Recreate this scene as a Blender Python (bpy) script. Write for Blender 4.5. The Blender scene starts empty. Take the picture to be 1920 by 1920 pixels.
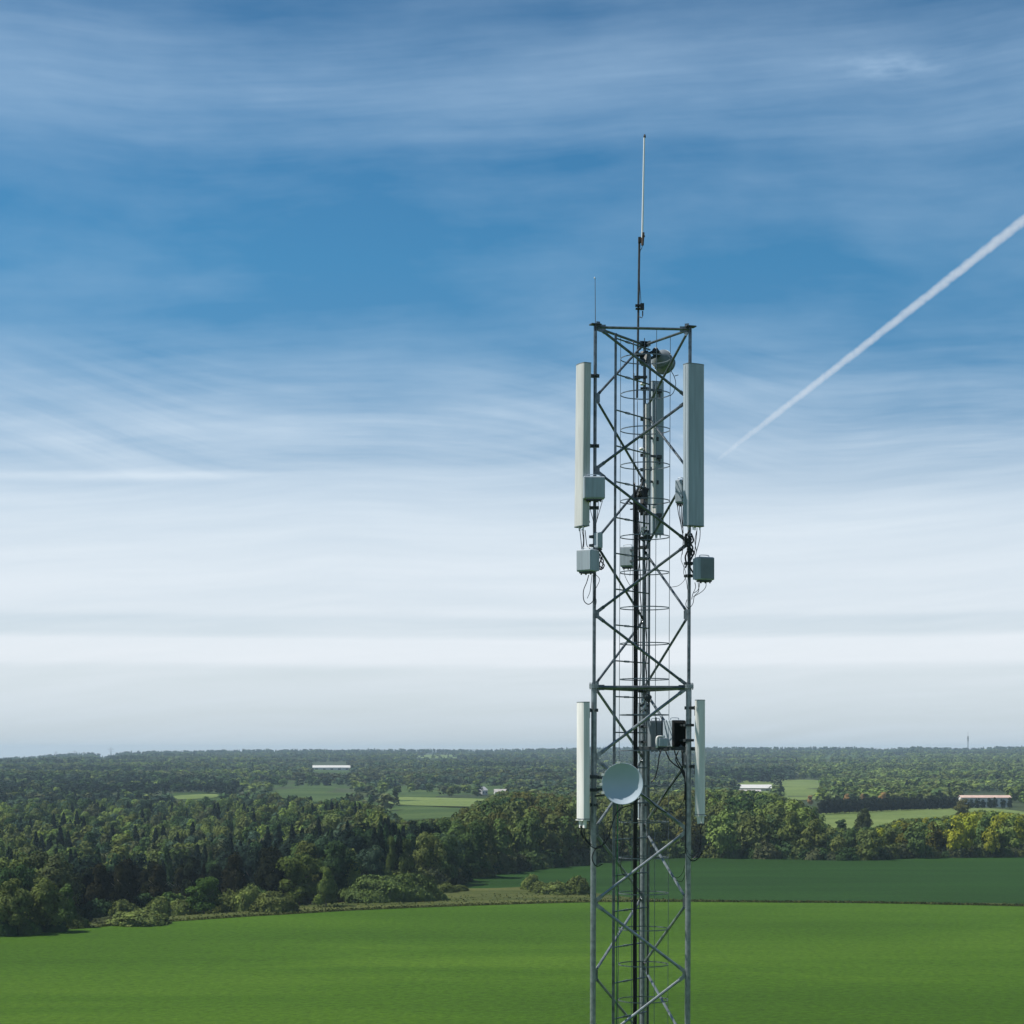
import bpy, math, random
import numpy as np
from mathutils import Vector, Matrix, Euler
R = math.radians
random.seed(7); rng = np.random.default_rng(7)
scn = bpy.context.scene
col = scn.collection

# ------------------------------------------------------------------ camera, world, sun, exposure
F = 3500.0; HOR = 1408.0; CZ = 35.0          # focal length and eye line in photo pixels (1920 wide), eye height in metres
cam = bpy.data.cameras.new('camera'); camo = bpy.data.objects.new('camera', cam); col.objects.link(camo)
camo.location = (0, 0, CZ); camo.rotation_euler = (R(90), 0, 0)
cam.sensor_width = 36; cam.lens = 36*F/1920; cam.shift_y = (HOR-960)/1920
cam.clip_start = 0.5; cam.clip_end = 400000
scn.camera = camo
scn.view_settings.view_transform = 'Standard'; scn.view_settings.look = 'None'
scn.view_settings.gamma = 1; scn.view_settings.use_curve_mapping = False
scn.view_settings.exposure = 0.25
SUN_EL = R(54); SUN_AZ = R(-87)               # azimuth from +Y towards +X: the sun stands to the left, a little beyond the mast
sd = Vector((math.sin(SUN_AZ)*math.cos(SUN_EL), math.cos(SUN_AZ)*math.cos(SUN_EL), math.sin(SUN_EL)))
sl = bpy.data.lights.new('sun', 'SUN'); sl.energy = 5.0; sl.angle = R(0.5); sl.color = (1, .95, .87)
so = bpy.data.objects.new('sun', sl); col.objects.link(so); so.location = (0, 0, 100)
so.rotation_euler = (-sd).to_track_quat('-Z', 'Y').to_euler()

def nd(nt, t, **kw):
    n = nt.nodes.new(t)
    for k, v in kw.items():
        if k == 'ins':
            for a, b in v.items(): n.inputs[a].default_value = b
        else: setattr(n, k, v)
    return n
def ramp(nt, stops, interp='LINEAR'):
    r = nt.nodes.new('ShaderNodeValToRGB'); e = r.color_ramp.elements; r.color_ramp.interpolation = interp
    while len(e) > 1: e.remove(e[0])
    e[0].position = stops[0][0]; e[0].color = stops[0][1]
    for p, c in stops[1:]:
        x = e.new(p); x.color = c
    return r
def srgb(r, g, b):
    f = lambda c: (c/255/12.92) if c/255 <= .04045 else ((c/255+.055)/1.055)**2.4
    return (f(r), f(g), f(b))

world = bpy.data.worlds.new('World'); scn.world = world; world.use_nodes = True
nt = world.node_tree; nt.nodes.clear(); L = nt.links.new
sky = nd(nt, 'ShaderNodeTexSky', sky_type='NISHITA', sun_disc=False)
sky.sun_elevation = SUN_EL; sky.sun_rotation = SUN_AZ; sky.air_density = 1.0; sky.dust_density = 0.6; sky.ozone_density = 2.0
tc = nd(nt, 'ShaderNodeTexCoord'); sep = nd(nt, 'ShaderNodeSeparateXYZ'); L(tc.outputs['Generated'], sep.inputs[0])
def wm(op, a, b=None, clamp=False):
    n = nt.nodes.new('ShaderNodeMath'); n.operation = op; n.use_clamp = clamp
    for i, v in enumerate((a, b)):
        if v is None: continue
        if isinstance(v, (int, float)): n.inputs[i].default_value = v
        else: L(v, n.inputs[i])
    return n.outputs[0]
dx, dy, dz = sep.outputs[0], sep.outputs[1], sep.outputs[2]
hyp = wm('SQRT', wm('ADD', wm('MULTIPLY', dx, dx), wm('MULTIPLY', dy, dy)))
ele = wm('DIVIDE', dz, wm('MAXIMUM', hyp, .001))           # tangent of the elevation
azi = wm('ARCTAN2', dx, dy)                                 # bearing
def E(py): return (HOR-py)/F
def A(px): return math.atan((px-960)/F)
# tint of the clear air by elevation
TINT = [(0.0, (.92, 1.06, 1.30)), (.03, (.92, 1.04, 1.25)), (.10, (.78, .88, 1.0)), (.2, (.42, .80, .98)), (.26, (.34, .82, 1.0)), (.34, (.33, .79, .97)), (.45, (.27, .6, .77)), (.7, (.28, .45, .6)), (1.0, (.3, .42, .55))]
tr = ramp(nt, [(p, (*c, 1)) for p, c in TINT]); L(ele, tr.inputs[0])
tint = nd(nt, 'ShaderNodeMix', data_type='RGBA', blend_type='MULTIPLY'); tint.inputs[0].default_value = 1
L(sky.outputs[0], tint.inputs[6]); L(tr.outputs[0], tint.inputs[7])
# high cirrus: streaks drawn out along the bearing, bent by slow noise
def vec(a, b, c):
    n = nt.nodes.new('ShaderNodeCombineXYZ')
    for i, v in enumerate((a, b, c)):
        if isinstance(v, (int, float)): n.inputs[i].default_value = v
        else: L(v, n.inputs[i])
    return n.outputs[0]
def noise(v, scale, detail=5, rough=.55, dist=0):
    n = nd(nt, 'ShaderNodeTexNoise', ins={'Scale': scale, 'Detail': detail, 'Roughness': rough, 'Distortion': dist}); L(v, n.inputs['Vector']); return n.outputs[0]
bend = wm('MULTIPLY', wm('SUBTRACT', noise(vec(wm('MULTIPLY', azi, 3.2), wm('MULTIPLY', ele, 3.0), 3.1), 1.0, 2), .5), .045)
e2 = wm('ADD', ele, bend)
slope1 = wm('SUBTRACT', e2, wm('MULTIPLY', azi, .055))       # streaks climb a little to the right
st1 = noise(vec(wm('MULTIPLY', azi, 2.2), wm('MULTIPLY', slope1, 26), 0), 1.0, 8, .62)
st2 = noise(vec(wm('MULTIPLY', azi, 6.5), wm('MULTIPLY', slope1, 105), 5), 1.0, 6, .62)
fan = wm('ADD', wm('ADD', e2, wm('MULTIPLY', azi, .20)), wm('MULTIPLY', wm('SINE', wm('ADD', wm('MULTIPLY', azi, 22.0), 4.84)), .012))
st3 = noise(vec(wm('MULTIPLY', azi, 3.4), wm('MULTIPLY', fan, 60), 9), 1.0, 7, .62)
cl = wm('ADD', wm('MULTIPLY', st1, .6), wm('MULTIPLY', st2, .4))
clc = wm('MULTIPLY', wm('SUBTRACT', cl, .5), 2.6)            # signed streak contrast
def cov(stops, src):                                        # cover by elevation
    r = ramp(nt, [(E(p)*2, (c, c, c, 1)) for p, c in stops], 'EASE'); L(wm('MULTIPLY', src, 2.0), r.inputs[0]); return r.outputs[0]
e3 = wm('ADD', ele, wm('MULTIPLY', bend, .22))              # low bands lie almost level
covA = cov([(1408, .75), (1300, .78), (1256, .74), (1244, .95), (1204, .95), (1190, .68), (1165, .66), (1150, .86), (1040, .88), (960, .78), (900, .62), (850, .52)], e3)
covB = cov([(850, .50), (760, .38), (660, .22), (560, .07), (400, .05), (310, .12), (240, .34), (160, .44), (90, .34), (20, .18), (-60, .3)], e2)
sel = wm('MULTIPLY', wm('SUBTRACT', ele, E(900)), 1/(E(800)-E(900)), clamp=True)
cA = wm('ADD', wm('MULTIPLY', covA, wm('SUBTRACT', 1.0, sel)), wm('MULTIPLY', covB, sel))
amp = wm('MULTIPLY', wm('MULTIPLY', cA, wm('SUBTRACT', 1.12, cA)), 1.3)
a = wm('ADD', cA, wm('MULTIPLY', amp, clc))
fr = ramp(nt, [(0, (0, 0, 0, 1)), (E(930), (0, 0, 0, 1)), (E(850), (.9, .9, .9, 1)), (E(740), (.7, .7, .7, 1)), (E(590), (0, 0, 0, 1))], 'EASE'); L(ele, fr.inputs[0])
a = wm('ADD', a, wm('MULTIPLY', wm('MULTIPLY', fr.outputs[0], wm('SUBTRACT', st3, .43)), wm('ADD', .15, wm('MULTIPLY', noise(vec(wm('MULTIPLY', azi, 9), wm('MULTIPLY', e2, 22), 21), 1.0, 3), 1.9))))
big = noise(vec(wm('MULTIPLY', azi, 5.5), wm('MULTIPLY', e2, 15), 14), 1.0, 5, .55)
a = wm('ADD', a, wm('MULTIPLY', wm('MULTIPLY', wm('SUBTRACT', big, .5), 1.1), wm('MULTIPLY', sel, .9)), clamp=True)
# a bright thin veil edge low on the left, and a small wisp high on the right
def blob(a0, e0, wa, we, tilt=0.0):
    da = wm('SUBTRACT', azi, a0); de = wm('SUBTRACT', wm('SUBTRACT', ele, e0), wm('MULTIPLY', da, tilt))
    q = wm('ADD', wm('POWER', wm('ABSOLUTE', wm('DIVIDE', da, wa)), 2), wm('POWER', wm('ABSOLUTE', wm('DIVIDE', de, we)), 2))
    return wm('POWER', 2.718, wm('MULTIPLY', q, -1))
w1 = wm('MULTIPLY', wm('MULTIPLY', blob(A(250), E(902), .13, .0024, .034), wm('ADD', wm('MULTIPLY', st3, .6), .4)), .36)
w2 = wm('MULTIPLY', wm('MULTIPLY', blob(A(1665), E(148), .032, .0075, -.05), wm('SUBTRACT', noise(vec(wm('MULTIPLY', azi, 60), wm('MULTIPLY', slope1, 190), 2), 1, 5), .28, clamp=True)), 1.0)
a = wm('ADD', wm('ADD', a, w1), w2, clamp=True)
ccol = ramp(nt, [(0, (6.2, 7.2, 8.1, 1)), (.05, (8.4, 8.95, 9.5, 1)), (.12, (7.8, 8.7, 9.5, 1)), (.22, (4.3, 6.1, 8.0, 1)), (.36, (3.5, 5.2, 7.3, 1)), (.6, (2, 3, 4.5, 1))]); L(ele, ccol.inputs[0])
mx = nd(nt, 'ShaderNodeMix', data_type='RGBA'); L(a, mx.inputs[0]); L(tint.outputs[2], mx.inputs[6]); L(ccol.outputs[0], mx.inputs[7])
bg = nd(nt, 'ShaderNodeBackground'); bg.inputs[1].default_value = 0.083; L(mx.outputs[2], bg.inputs[0])
wo = nd(nt, 'ShaderNodeOutputWorld'); L(bg.outputs[0], wo.inputs[0])

# ------------------------------------------------------------------ materials
def mat(name, c, rough=.5, metal=0.0, var=.12, scale=8, bump=0.0, spec=.5, streak=0.0):
    m = bpy.data.materials.new(name); m.use_nodes = True; t = m.node_tree; b = t.nodes['Principled BSDF']
    b.inputs['Roughness'].default_value = rough; b.inputs['Metallic'].default_value = metal; b.inputs['Specular IOR Level'].default_value = spec
    tcn = t.nodes.new('ShaderNodeTexCoord'); n = t.nodes.new('ShaderNodeTexNoise'); n.inputs['Scale'].default_value = scale; n.inputs['Detail'].default_value = 6
    t.links.new(tcn.outputs['Object'], n.inputs['Vector'])
    if streak:
        mp = t.nodes.new('ShaderNodeMapping'); mp.inputs['Scale'].default_value = (3.0, 3.0, streak); t.links.new(tcn.outputs['Object'], mp.inputs['Vector']); t.links.new(mp.outputs[0], n.inputs['Vector'])
    lo = [x*(1-var) for x in c]; hi = [min(1, x*(1+var)) for x in c]
    r = ramp(t, [(.3, (*lo, 1)), (.7, (*hi, 1))]); t.links.new(n.outputs[0], r.inputs[0]); t.links.new(r.outputs[0], b.inputs['Base Color'])
    if bump:
        bp = t.nodes.new('ShaderNodeBump'); bp.inputs['Strength'].default_value = bump; t.links.new(n.outputs[0], bp.inputs['Height']); t.links.new(bp.outputs[0], b.inputs['Normal'])
    return m
M = {
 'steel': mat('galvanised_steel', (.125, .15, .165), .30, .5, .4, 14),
 'steel_l': mat('sunlit_galvanised_steel', (.24, .275, .29), .32, .5, .3, 14),  # same steel, lightened so the lower mast looks sunlit along its edges
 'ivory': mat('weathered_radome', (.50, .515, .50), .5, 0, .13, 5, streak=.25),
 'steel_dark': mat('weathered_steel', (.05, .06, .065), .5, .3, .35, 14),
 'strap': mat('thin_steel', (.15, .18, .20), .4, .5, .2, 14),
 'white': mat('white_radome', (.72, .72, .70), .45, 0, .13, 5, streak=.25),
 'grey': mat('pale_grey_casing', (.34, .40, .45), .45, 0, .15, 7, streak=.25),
 'greyd': mat('grey_casing', (.17, .20, .22), .5, 0, .12, 7),
 'black': mat('black_plastic', (.015, .017, .018), .5, 0, .3, 10),
 'fins': mat('black_fins', (.012, .014, .015), .6, 0, .3, 10),
 'cable': mat('black_rubber', (.014, .015, .017), .45, 0, .2, 30),
 'green': mat('green_cable', (.05, .30, .10), .5, 0, .2, 20),
 'conn': mat('silver_connector', (.6, .62, .62), .35, .6, .1, 20),
 'rod': mat('fibreglass_rod', (.78, .79, .80), .4, 0, .05, 5),
 'rust': mat('brown_clamp', (.09, .06, .045), .6, .2, .3, 30),
 'wall': mat('white_wall', (.60, .59, .56), .8, 0, .06, .3),
 'roof': mat('pale_roof', (.55, .55, .53), .6, 0, .05, .3),
 'roofg': mat('grey_roof', (.42, .40, .38), .7, 0, .1, .3),
 'roofr': mat('faded_red_roof', (.50, .36, .30), .8, 0, .15, .3),
 'dark': mat('dark_opening', (.03, .03, .035), .4, 0, .2, 1),
 'bark': mat('bark', (.10, .075, .05), .9, 0, .3, 3),
 'bark_pale': mat('pale_bark', (.17, .15, .12), .9, 0, .3, 3),
 'pylon': mat('pylon_steel', (.12, .13, .14), .6, .3, .2, 1),
}
def foliage(name, use_attr):
    m = bpy.data.materials.new(name); m.use_nodes = True; t = m.node_tree; t.nodes.clear()
    if use_attr: src = nd(t, 'ShaderNodeAttribute', attribute_name='tint').outputs['Color']
    else: src = nd(t, 'ShaderNodeObjectInfo').outputs['Color']
    geo = nd(t, 'ShaderNodeNewGeometry'); n = nd(t, 'ShaderNodeTexNoise', ins={'Scale': .05 if use_attr else .45, 'Detail': 3.0}); t.links.new(geo.outputs['Position'], n.inputs['Vector'])
    r = ramp(t, [(.3, (.60, .66, .7, 1)), (.52, (1, 1, 1, 1)), (.72, (1.38, 1.40, 1.1, 1))]); t.links.new(n.outputs[0], r.inputs[0])
    mu = nd(t, 'ShaderNodeMix', data_type='RGBA', blend_type='MULTIPLY'); mu.inputs[0].default_value = .6 if use_attr else 1
    t.links.new(src, mu.inputs[6]); t.links.new(r.outputs[0], mu.inputs[7])
    d = nd(t, 'ShaderNodeBsdfDiffuse'); tl = nd(t, 'ShaderNodeBsdfTranslucent'); ms = nd(t, 'ShaderNodeMixShader'); ms.inputs[0].default_value = .15
    t.links.new(mu.outputs[2], d.inputs[0]); t.links.new(mu.outputs[2], tl.inputs[0])
    t.links.new(d.outputs[0], ms.inputs[1]); t.links.new(tl.outputs[0], ms.inputs[2])
    o = nd(t, 'ShaderNodeOutputMaterial'); t.links.new(ms.outputs[0], o.inputs[0]); return m
M['leaf'] = foliage('leaves', False); M['leaf_far'] = foliage('leaves_far', True)

def ground_mat(name, c1, c2, c3, sc=(.02, .02), fine=1.2, bump=.4, rows=0.0):
    m = bpy.data.materials.new(name); m.use_nodes = True; t = m.node_tree; b = t.nodes['Principled BSDF']; K = t.links.new
    b.inputs['Roughness'].default_value = .95; b.inputs['Specular IOR Level'].default_value = .1
    geo = nd(t, 'ShaderNodeNewGeometry')
    mp = nd(t, 'ShaderNodeMapping'); mp.inputs['Scale'].default_value = (sc[0], sc[1], 0); mp.inputs['Rotation'].default_value = (0, 0, R(rows)); K(geo.outputs['Position'], mp.inputs['Vector'])
    n1 = nd(t, 'ShaderNodeTexNoise', ins={'Scale': 1.0, 'Detail': 6.0, 'Roughness': .6, 'Distortion': .6}); K(mp.outputs[0], n1.inputs['Vector'])
    n2 = nd(t, 'ShaderNodeTexNoise', ins={'Scale': fine, 'Detail': 4.0, 'Roughness': .7}); K(geo.outputs['Position'], n2.inputs['Vector'])
    r = ramp(t, [(.33, (*c1, 1)), (.5, (*c2, 1)), (.68, (*c3, 1))]); K(n1.outputs[0], r.inputs[0])
    r2 = ramp(t, [(.3, (.66, .68, .66, 1)), (.7, (1.34, 1.32, 1.26, 1))]); K(n2.outputs[0], r2.inputs[0])
    mu = nd(t, 'ShaderNodeMix', data_type='RGBA', blend_type='MULTIPLY'); mu.inputs[0].default_value = 1
    K(r.outputs[0], mu.inputs[6]); K(r2.outputs[0], mu.inputs[7]); K(mu.outputs[2], b.inputs['Base Color'])
    bp = nd(t, 'ShaderNodeBump'); bp.inputs['Strength'].default_value = bump; bp.inputs['Distance'].default_value = .3; K(n2.outputs[0], bp.inputs['Height']); K(bp.outputs[0], b.inputs['Normal'])
    return m

# ------------------------------------------------------------------ object helpers
def tag(o, label=None, cat=None, group=None, kind=None):
    if label: o['label'] = label
    if cat: o['category'] = cat
    if group: o['group'] = group
    if kind: o['kind'] = kind
    return o
def empty(name, loc=(0, 0, 0), rz=0.0):
    o = bpy.data.objects.new(name, None); col.objects.link(o); o.location = loc; o.rotation_euler = (0, 0, rz); o.empty_display_size = .3; return o
def mesh_obj(name, verts, faces, m, parent=None, smooth=False):
    me = bpy.data.meshes.new(name); me.from_pydata([tuple(v) for v in verts], [], faces); me.materials.append(m); me.update()
    if smooth:
        for p in me.polygons: p.use_smooth = True
    o = bpy.data.objects.new(name, me); col.objects.link(o); o.parent = parent; return o
class MB:
    def __init__(s): s.v = []; s.f = []; s.sm = False
    def add(s, vs, fs):
        b = len(s.v); s.v += [Vector(v) for v in vs]; s.f += [tuple(i+b for i in f) for f in fs]; return s
    def box(s, c, size, rot=None, bev=0.0):
        x, y, z = [k/2 for k in size]
        if bev <= 0:
            vs = [Vector((i*x, j*y, k*z)) for i in (-1, 1) for j in (-1, 1) for k in (-1, 1)]
            fs = [(0, 1, 3, 2), (4, 6, 7, 5), (0, 4, 5, 1), (2, 3, 7, 6), (0, 2, 6, 4), (1, 5, 7, 3)]
        else:
            bev = min(bev, x*.9, y*.9, z*.9); vs = []; fs = []
            prof = [(x-bev, -y), (x, -y+bev), (x, y-bev), (x-bev, y), (-x+bev, y), (-x, y-bev), (-x, -y+bev), (-x+bev, -y)]
            ins = bev
            def sh(p, k): return (p[0]-math.copysign(k, p[0]), p[1]-math.copysign(k, p[1]))
            for zz, k in ((-z, ins), (-z+bev, 0), (z-bev, 0), (z, ins)):
                vs += [Vector((*sh(p, k), zz)) for p in prof]
            for r in range(3):
                for i in range(8): j = (i+1) % 8; fs.append((r*8+i, r*8+j, r*8+8+j, r*8+8+i))
            fs.append(tuple(range(7, -1, -1))); fs.append(tuple(range(24, 32)))
        if rot is not None: vs = [rot @ v for v in vs]
        c = Vector(c); return s.add([v+c for v in vs], fs)
    def tube(s, p0, p1, r, n=8, r1=None):
        return s.path([p0, p1], r, n, r1)
    def path(s, pts, r, n=6, r1=None, closed=False):
        pts = [Vector(p) for p in pts]; N = len(pts); r1 = r if r1 is None else r1; vs = []; fs = []; up = None
        for i, p in enumerate(pts):
            if closed: d = pts[(i+1) % N]-pts[i-1]
            else: d = pts[min(i+1, N-1)]-pts[max(i-1, 0)]
            d.normalize()
            if up is None: up = Vector((0, 0, 1)) if abs(d.z) < .9 else Vector((1, 0, 0))
            a = d.cross(up).normalized(); b = a.cross(d).normalized(); up = b
            rr = r+(r1-r)*i/max(1, N-1)
            for k in range(n):
                t = 2*math.pi*k/n; vs.append(p+a*math.cos(t)*rr+b*math.sin(t)*rr)
        for i in range(N if closed else N-1):
            for k in range(n):
                j = (i+1) % N; fs.append((i*n+k, i*n+(k+1) % n, j*n+(k+1) % n, j*n+k))
        if not closed: fs.append(tuple(range(n-1, -1, -1))); fs.append(tuple((N-1)*n+k for k in range(n)))
        return s.add(vs, fs)
    def lathe(s, prof, n=32, mtx=None):                     # profile (radius, height) about local z
        vs = []; fs = []
        for r_, h_ in prof:
            for k in range(n):
                t = 2*math.pi*k/n; vs.append(Vector((r_*math.cos(t), r_*math.sin(t), h_)))
        for i in range(len(prof)-1):
            for k in range(n): fs.append((i*n+k, i*n+(k+1) % n, (i+1)*n+(k+1) % n, (i+1)*n+k))
        if mtx is not None: vs = [mtx @ v for v in vs]
        return s.add(vs, fs)
    def bar(s, p0, p1, w, t, up=(0, 0, 1)):                 # rectangular bar
        p0 = Vector(p0); p1 = Vector(p1); d = (p1-p0); l = d.length; d.normalize(); up = Vector(up)
        if abs(d.dot(up)) > .95: up = Vector((1, 0, 0))
        a = d.cross(up).normalized(); b = a.cross(d).normalized()
        m = Matrix((a, d, b)).transposed(); return s.box((p0+p1)/2, (w, l, t), m)
    def build(s, name, m, parent=None, smooth=False): return mesh_obj(name, s.v, s.f, m, parent, smooth or s.sm)
def curve_pts(ctrl, n=8):                                   # Catmull-Rom through the points
    P = [Vector(p) for p in ctrl]; P = [P[0]*2-P[1]]+P+[P[-1]*2-P[-2]]; out = []
    for i in range(1, len(P)-2):
        for k in range(n):
            t = k/n; a, b, c, d = P[i-1:i+3]
            out.append(.5*((2*b)+(c-a)*t+(2*a-5*b+4*c-d)*t*t+(3*b-a-3*c+d)*t**3))
    out.append(P[-2]); return out
def at(px, py, Y): return Vector(((px-960)/F*Y, Y, CZ+(HOR-py)/F*Y))
def ss(a, b, x): t = max(0.0, min(1.0, (x-a)/(b-a))); return t*t*(3-2*t)
def lerp(tab, x):
    if x <= tab[0][0]: return tab[0][1]
    for (a, p), (b, q) in zip(tab, tab[1:]):
        if x <= b: return p+(q-p)*(x-a)/(b-a)
    return tab[-1][1]

# ------------------------------------------------------------------ terrain
SKYL = [(-400, 1420), (0, 1421), (60, 1419), (110, 1414), (175, 1412), (195, 1419), (215, 1414), (232, 1410), (300, 1408), (600, 1405), (900, 1406), (1080, 1402), (1340, 1401), (1500, 1402), (1600, 1401), (1650, 1404), (1720, 1400), (1800, 1404), (1870, 1401), (1920, 1399), (2300, 1397)]
EDGE = [(-2600, 1800), (-400, 1775), (0, 1752), (250, 1731), (440, 1719), (680, 1706), (920, 1697), (1100, 1691), (1300, 1689), (1600, 1691), (1920, 1698), (2300, 1706), (4000, 1740)]
def smooth_noise(x, y):
    return (math.sin(x*.011+1.3)*math.cos(y*.009+.4)+.5*math.sin(x*.027+y*.019)+.35*math.sin(x*.05-y*.043+2))
def height(x, y):
    d = max(1.0, math.hypot(x*.6, y)); s = x/max(y, 30.0) if y > 0 else 0.0; s = max(-.9, min(.9, s)); px = 960+s*F
    rz = 35+(HOR-lerp(SKYL, px))*6000/F-12.5
    z = lerp([(0, 0), (1900, 0), (2500, 3.0), (3300, 10), (4200, 17), (5000, 24), (5600, 29.5), (6050, 31.6), (7000, 20), (9500, -20), (14000, -60)], d)
    z *= 1+(rz/31.6-1)*ss(2300, 5600, d)
    ed = 35*F/(lerp(EDGE, px)-HOR)
    z -= 11*ss(-.03, -.19, s)*ss(ed+5, ed+110, d)*(1-ss(950, 1700, d)) if y > 0 else 0
    z -= 1.5*ss(300, 130, d)*0
    amp = .25+1.6*ss(700, 2200, d); z += amp*smooth_noise(x, y)*ss(120, 400, d)
    return z
def solveY(px, py, dz=0.0):
    lo = 60.0; s = (px-960)/F; Y = lo
    prev = None
    while Y < 9000:
        g = CZ+(HOR-py)/F*Y-(height(s*Y, Y)+dz)
        if g <= 0:
            if prev is None: return Y
            return prev[0]+(Y-prev[0])*prev[1]/(prev[1]-g)
        prev = (Y, g); Y *= 1.01
    return 9000.0

def grid_obj(name, xs_rows, m, z_off=0.0):                  # rows of (x, y) points, all the same length
    vs = []; n = len(xs_rows[0]); fs = []
    for r in xs_rows:
        for x, y in r: vs.append((x, y, height(x, y)+z_off))
    for i in range(len(xs_rows)-1):
        for k in range(n-1): fs.append((i*n+k, i*n+k+1, (i+1)*n+k+1, (i+1)*n+k))
    o = mesh_obj(name, vs, fs, m, None, True); return tag(o, kind='structure')
mG = ground_mat('woodland_floor', (.030, .045, .02), (.042, .06, .026), (.056, .075, .036), (.004, .004), .3, .5)
angs = [-math.pi+i*math.pi/18 for i in range(13)]+[R(-55+i) for i in range(25)]+[R(-30+i*.3) for i in range(201)]+[R(31+i) for i in range(25)]+[R(60+i*10) for i in range(13)]
angs = sorted(set(round(a, 6) for a in angs))
dist = [0.5]; 
while dist[-1] < 9400: dist.append(dist[-1]*1.03+2.5)
grid_obj('ground', [[(d*math.sin(a), d*math.cos(a)) for a in angs] for d in dist], mG, -.35)

def edge_pts(tab, step=12):
    out = []; p = tab[0][0]
    while p <= tab[-1][0]:
        py = lerp(tab, p)+1.2*math.sin(p*.021)*(1 if 100 < p < 1900 else 0); Y = solveY(p, py); out.append(((p-960)/F*Y, Y)); p += step
    return out
def yline(pts, X):
    if X <= pts[0][0]: return pts[0][1]
    for (a, p), (b, q) in zip(pts, pts[1:]):
        if X <= b and b > a: return p+(q-p)*(X-a)/(b-a)
    return pts[-1][1]
def edge_flat(tab, step=16):                                # field edge worked out on level ground, clear of the valley's fall
    return [((p-960)/F*35*F/(lerp(tab, p)-HOR), 35*F/(lerp(tab, p)-HOR)) for p in range(tab[0][0], tab[-1][0], step)]
E1 = edge_flat(EDGE)
DARKTOP = [(-400, 1775), (790, 1703), (835, 1672), (850, 1655), (875, 1648), (960, 1633), (1100, 1622), (1160, 1614), (1300, 1609), (1600, 1616), (1760, 1610), (1920, 1607), (2600, 1600)]
ROUGHTOP = [(-400, 1765), (0, 1742), (120, 1722), (210, 1707), (440, 1697), (640, 1690), (760, 1680), (840, 1668), (1000, 1664), (1090, 1672), (1180, 1684), (1300, 1687), (1920, 1695), (2600, 1702)]
E2 = edge_flat(DARKTOP, 8); E3 = edge_flat(ROUGHTOP, 8)
XS = [-700+i*7 for i in range(201)]
mBright = ground_mat('young_crop', srgb(50, 79, 11), srgb(57, 87, 14), srgb(69, 98, 22), (.006, .022), .9, .8, 4)
mDark = ground_mat('dark_crop', srgb(28, 55, 17), srgb(33, 62, 20), srgb(40, 70, 25), (.006, .035), .9, .5, -3)
mRough = ground_mat('rough_grass', (.040, .056, .014), (.060, .076, .022), (.09, .10, .032), (.03, .09), 1.0, 1.0)
rows = []
for k in range(61):
    t = k/60; rows.append([(X, -500+(yline(E1, X)-1.2+.8*math.sin(X*.9)*math.sin(X*.37)+500)*(1-(1-t)**1.6)) for X in XS])
grid_obj('crop_field', rows, mBright, 0.02)
XD = [yx for yx in [-24+i*3.5 for i in range(200)]]
rows = []
for k in range(31):
    t = k/30; rows.append([(X, (yline(E1, X)+2)*(1-t)+t*max(yline(E2, X), yline(E1, X)+3)) for X in XD])
grid_obj('dark_field', rows, mDark, 0.0)
XR = [-230+i*2.5 for i in range(290)]
rows = []
for k in range(11):
    t = k/10; rows.append([(X, (yline(E1, X)-.9)*(1-t)+t*max(yline(E3, X)+1.5*math.sin(X*.3), yline(E1, X)+2.2)) for X in XR])
grid_obj('rough_grass_strip', rows, mRough, 0.12)

def patch(px0, px1, py0, py1, m, name='meadow', skew=0.0, zo=.25):      # a far field between two picture heights
    rows = []; n = 40
    for k in range(9):
        r = []
        for i in range(n+1):
            u = i/n; px = px0+(px1-px0)*u; w = (1-abs(2*u-1)**4)
            yb = (py0+py1)/2+skew*(u-.5); hh = (py1-py0)/2*w; py = yb+hh-2*hh*k/8
            Y = solveY(px, py); r.append(((px-960)/F*Y, Y))
        rows.append(r)
    return grid_obj(name, rows, m, zo)
mM1 = ground_mat('pale_meadow', srgb(84, 102, 54), srgb(98, 114, 62), srgb(112, 126, 74), (.006, .03), .4, .3)
mM2 = ground_mat('green_meadow', srgb(48, 68, 32), srgb(58, 78, 38), srgb(72, 90, 46), (.005, .02), .4, .3)
patch(420, 1100, 1455, 1540, mM2, zo=.1)
patch(1340, 1600, 1462, 1500, mM1, zo=.1)
patch(1440, 1960, 1518, 1560, mM1, skew=-14)
patch(300, 440, 1486, 1503, mM2, zo=.15)
patch(690, 960, 1497, 1513, mM1, skew=6, zo=.6)
patch(312, 420, 1491, 1499, mM1, skew=-5, zo=.6)
patch(770, 880, 1416, 1423, mM1, zo=1.0)
patch(1520, 1710, 1416, 1426, mM2, zo=1.0)
patch(560, 680, 1436, 1450, mM2, zo=.6)

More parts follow.
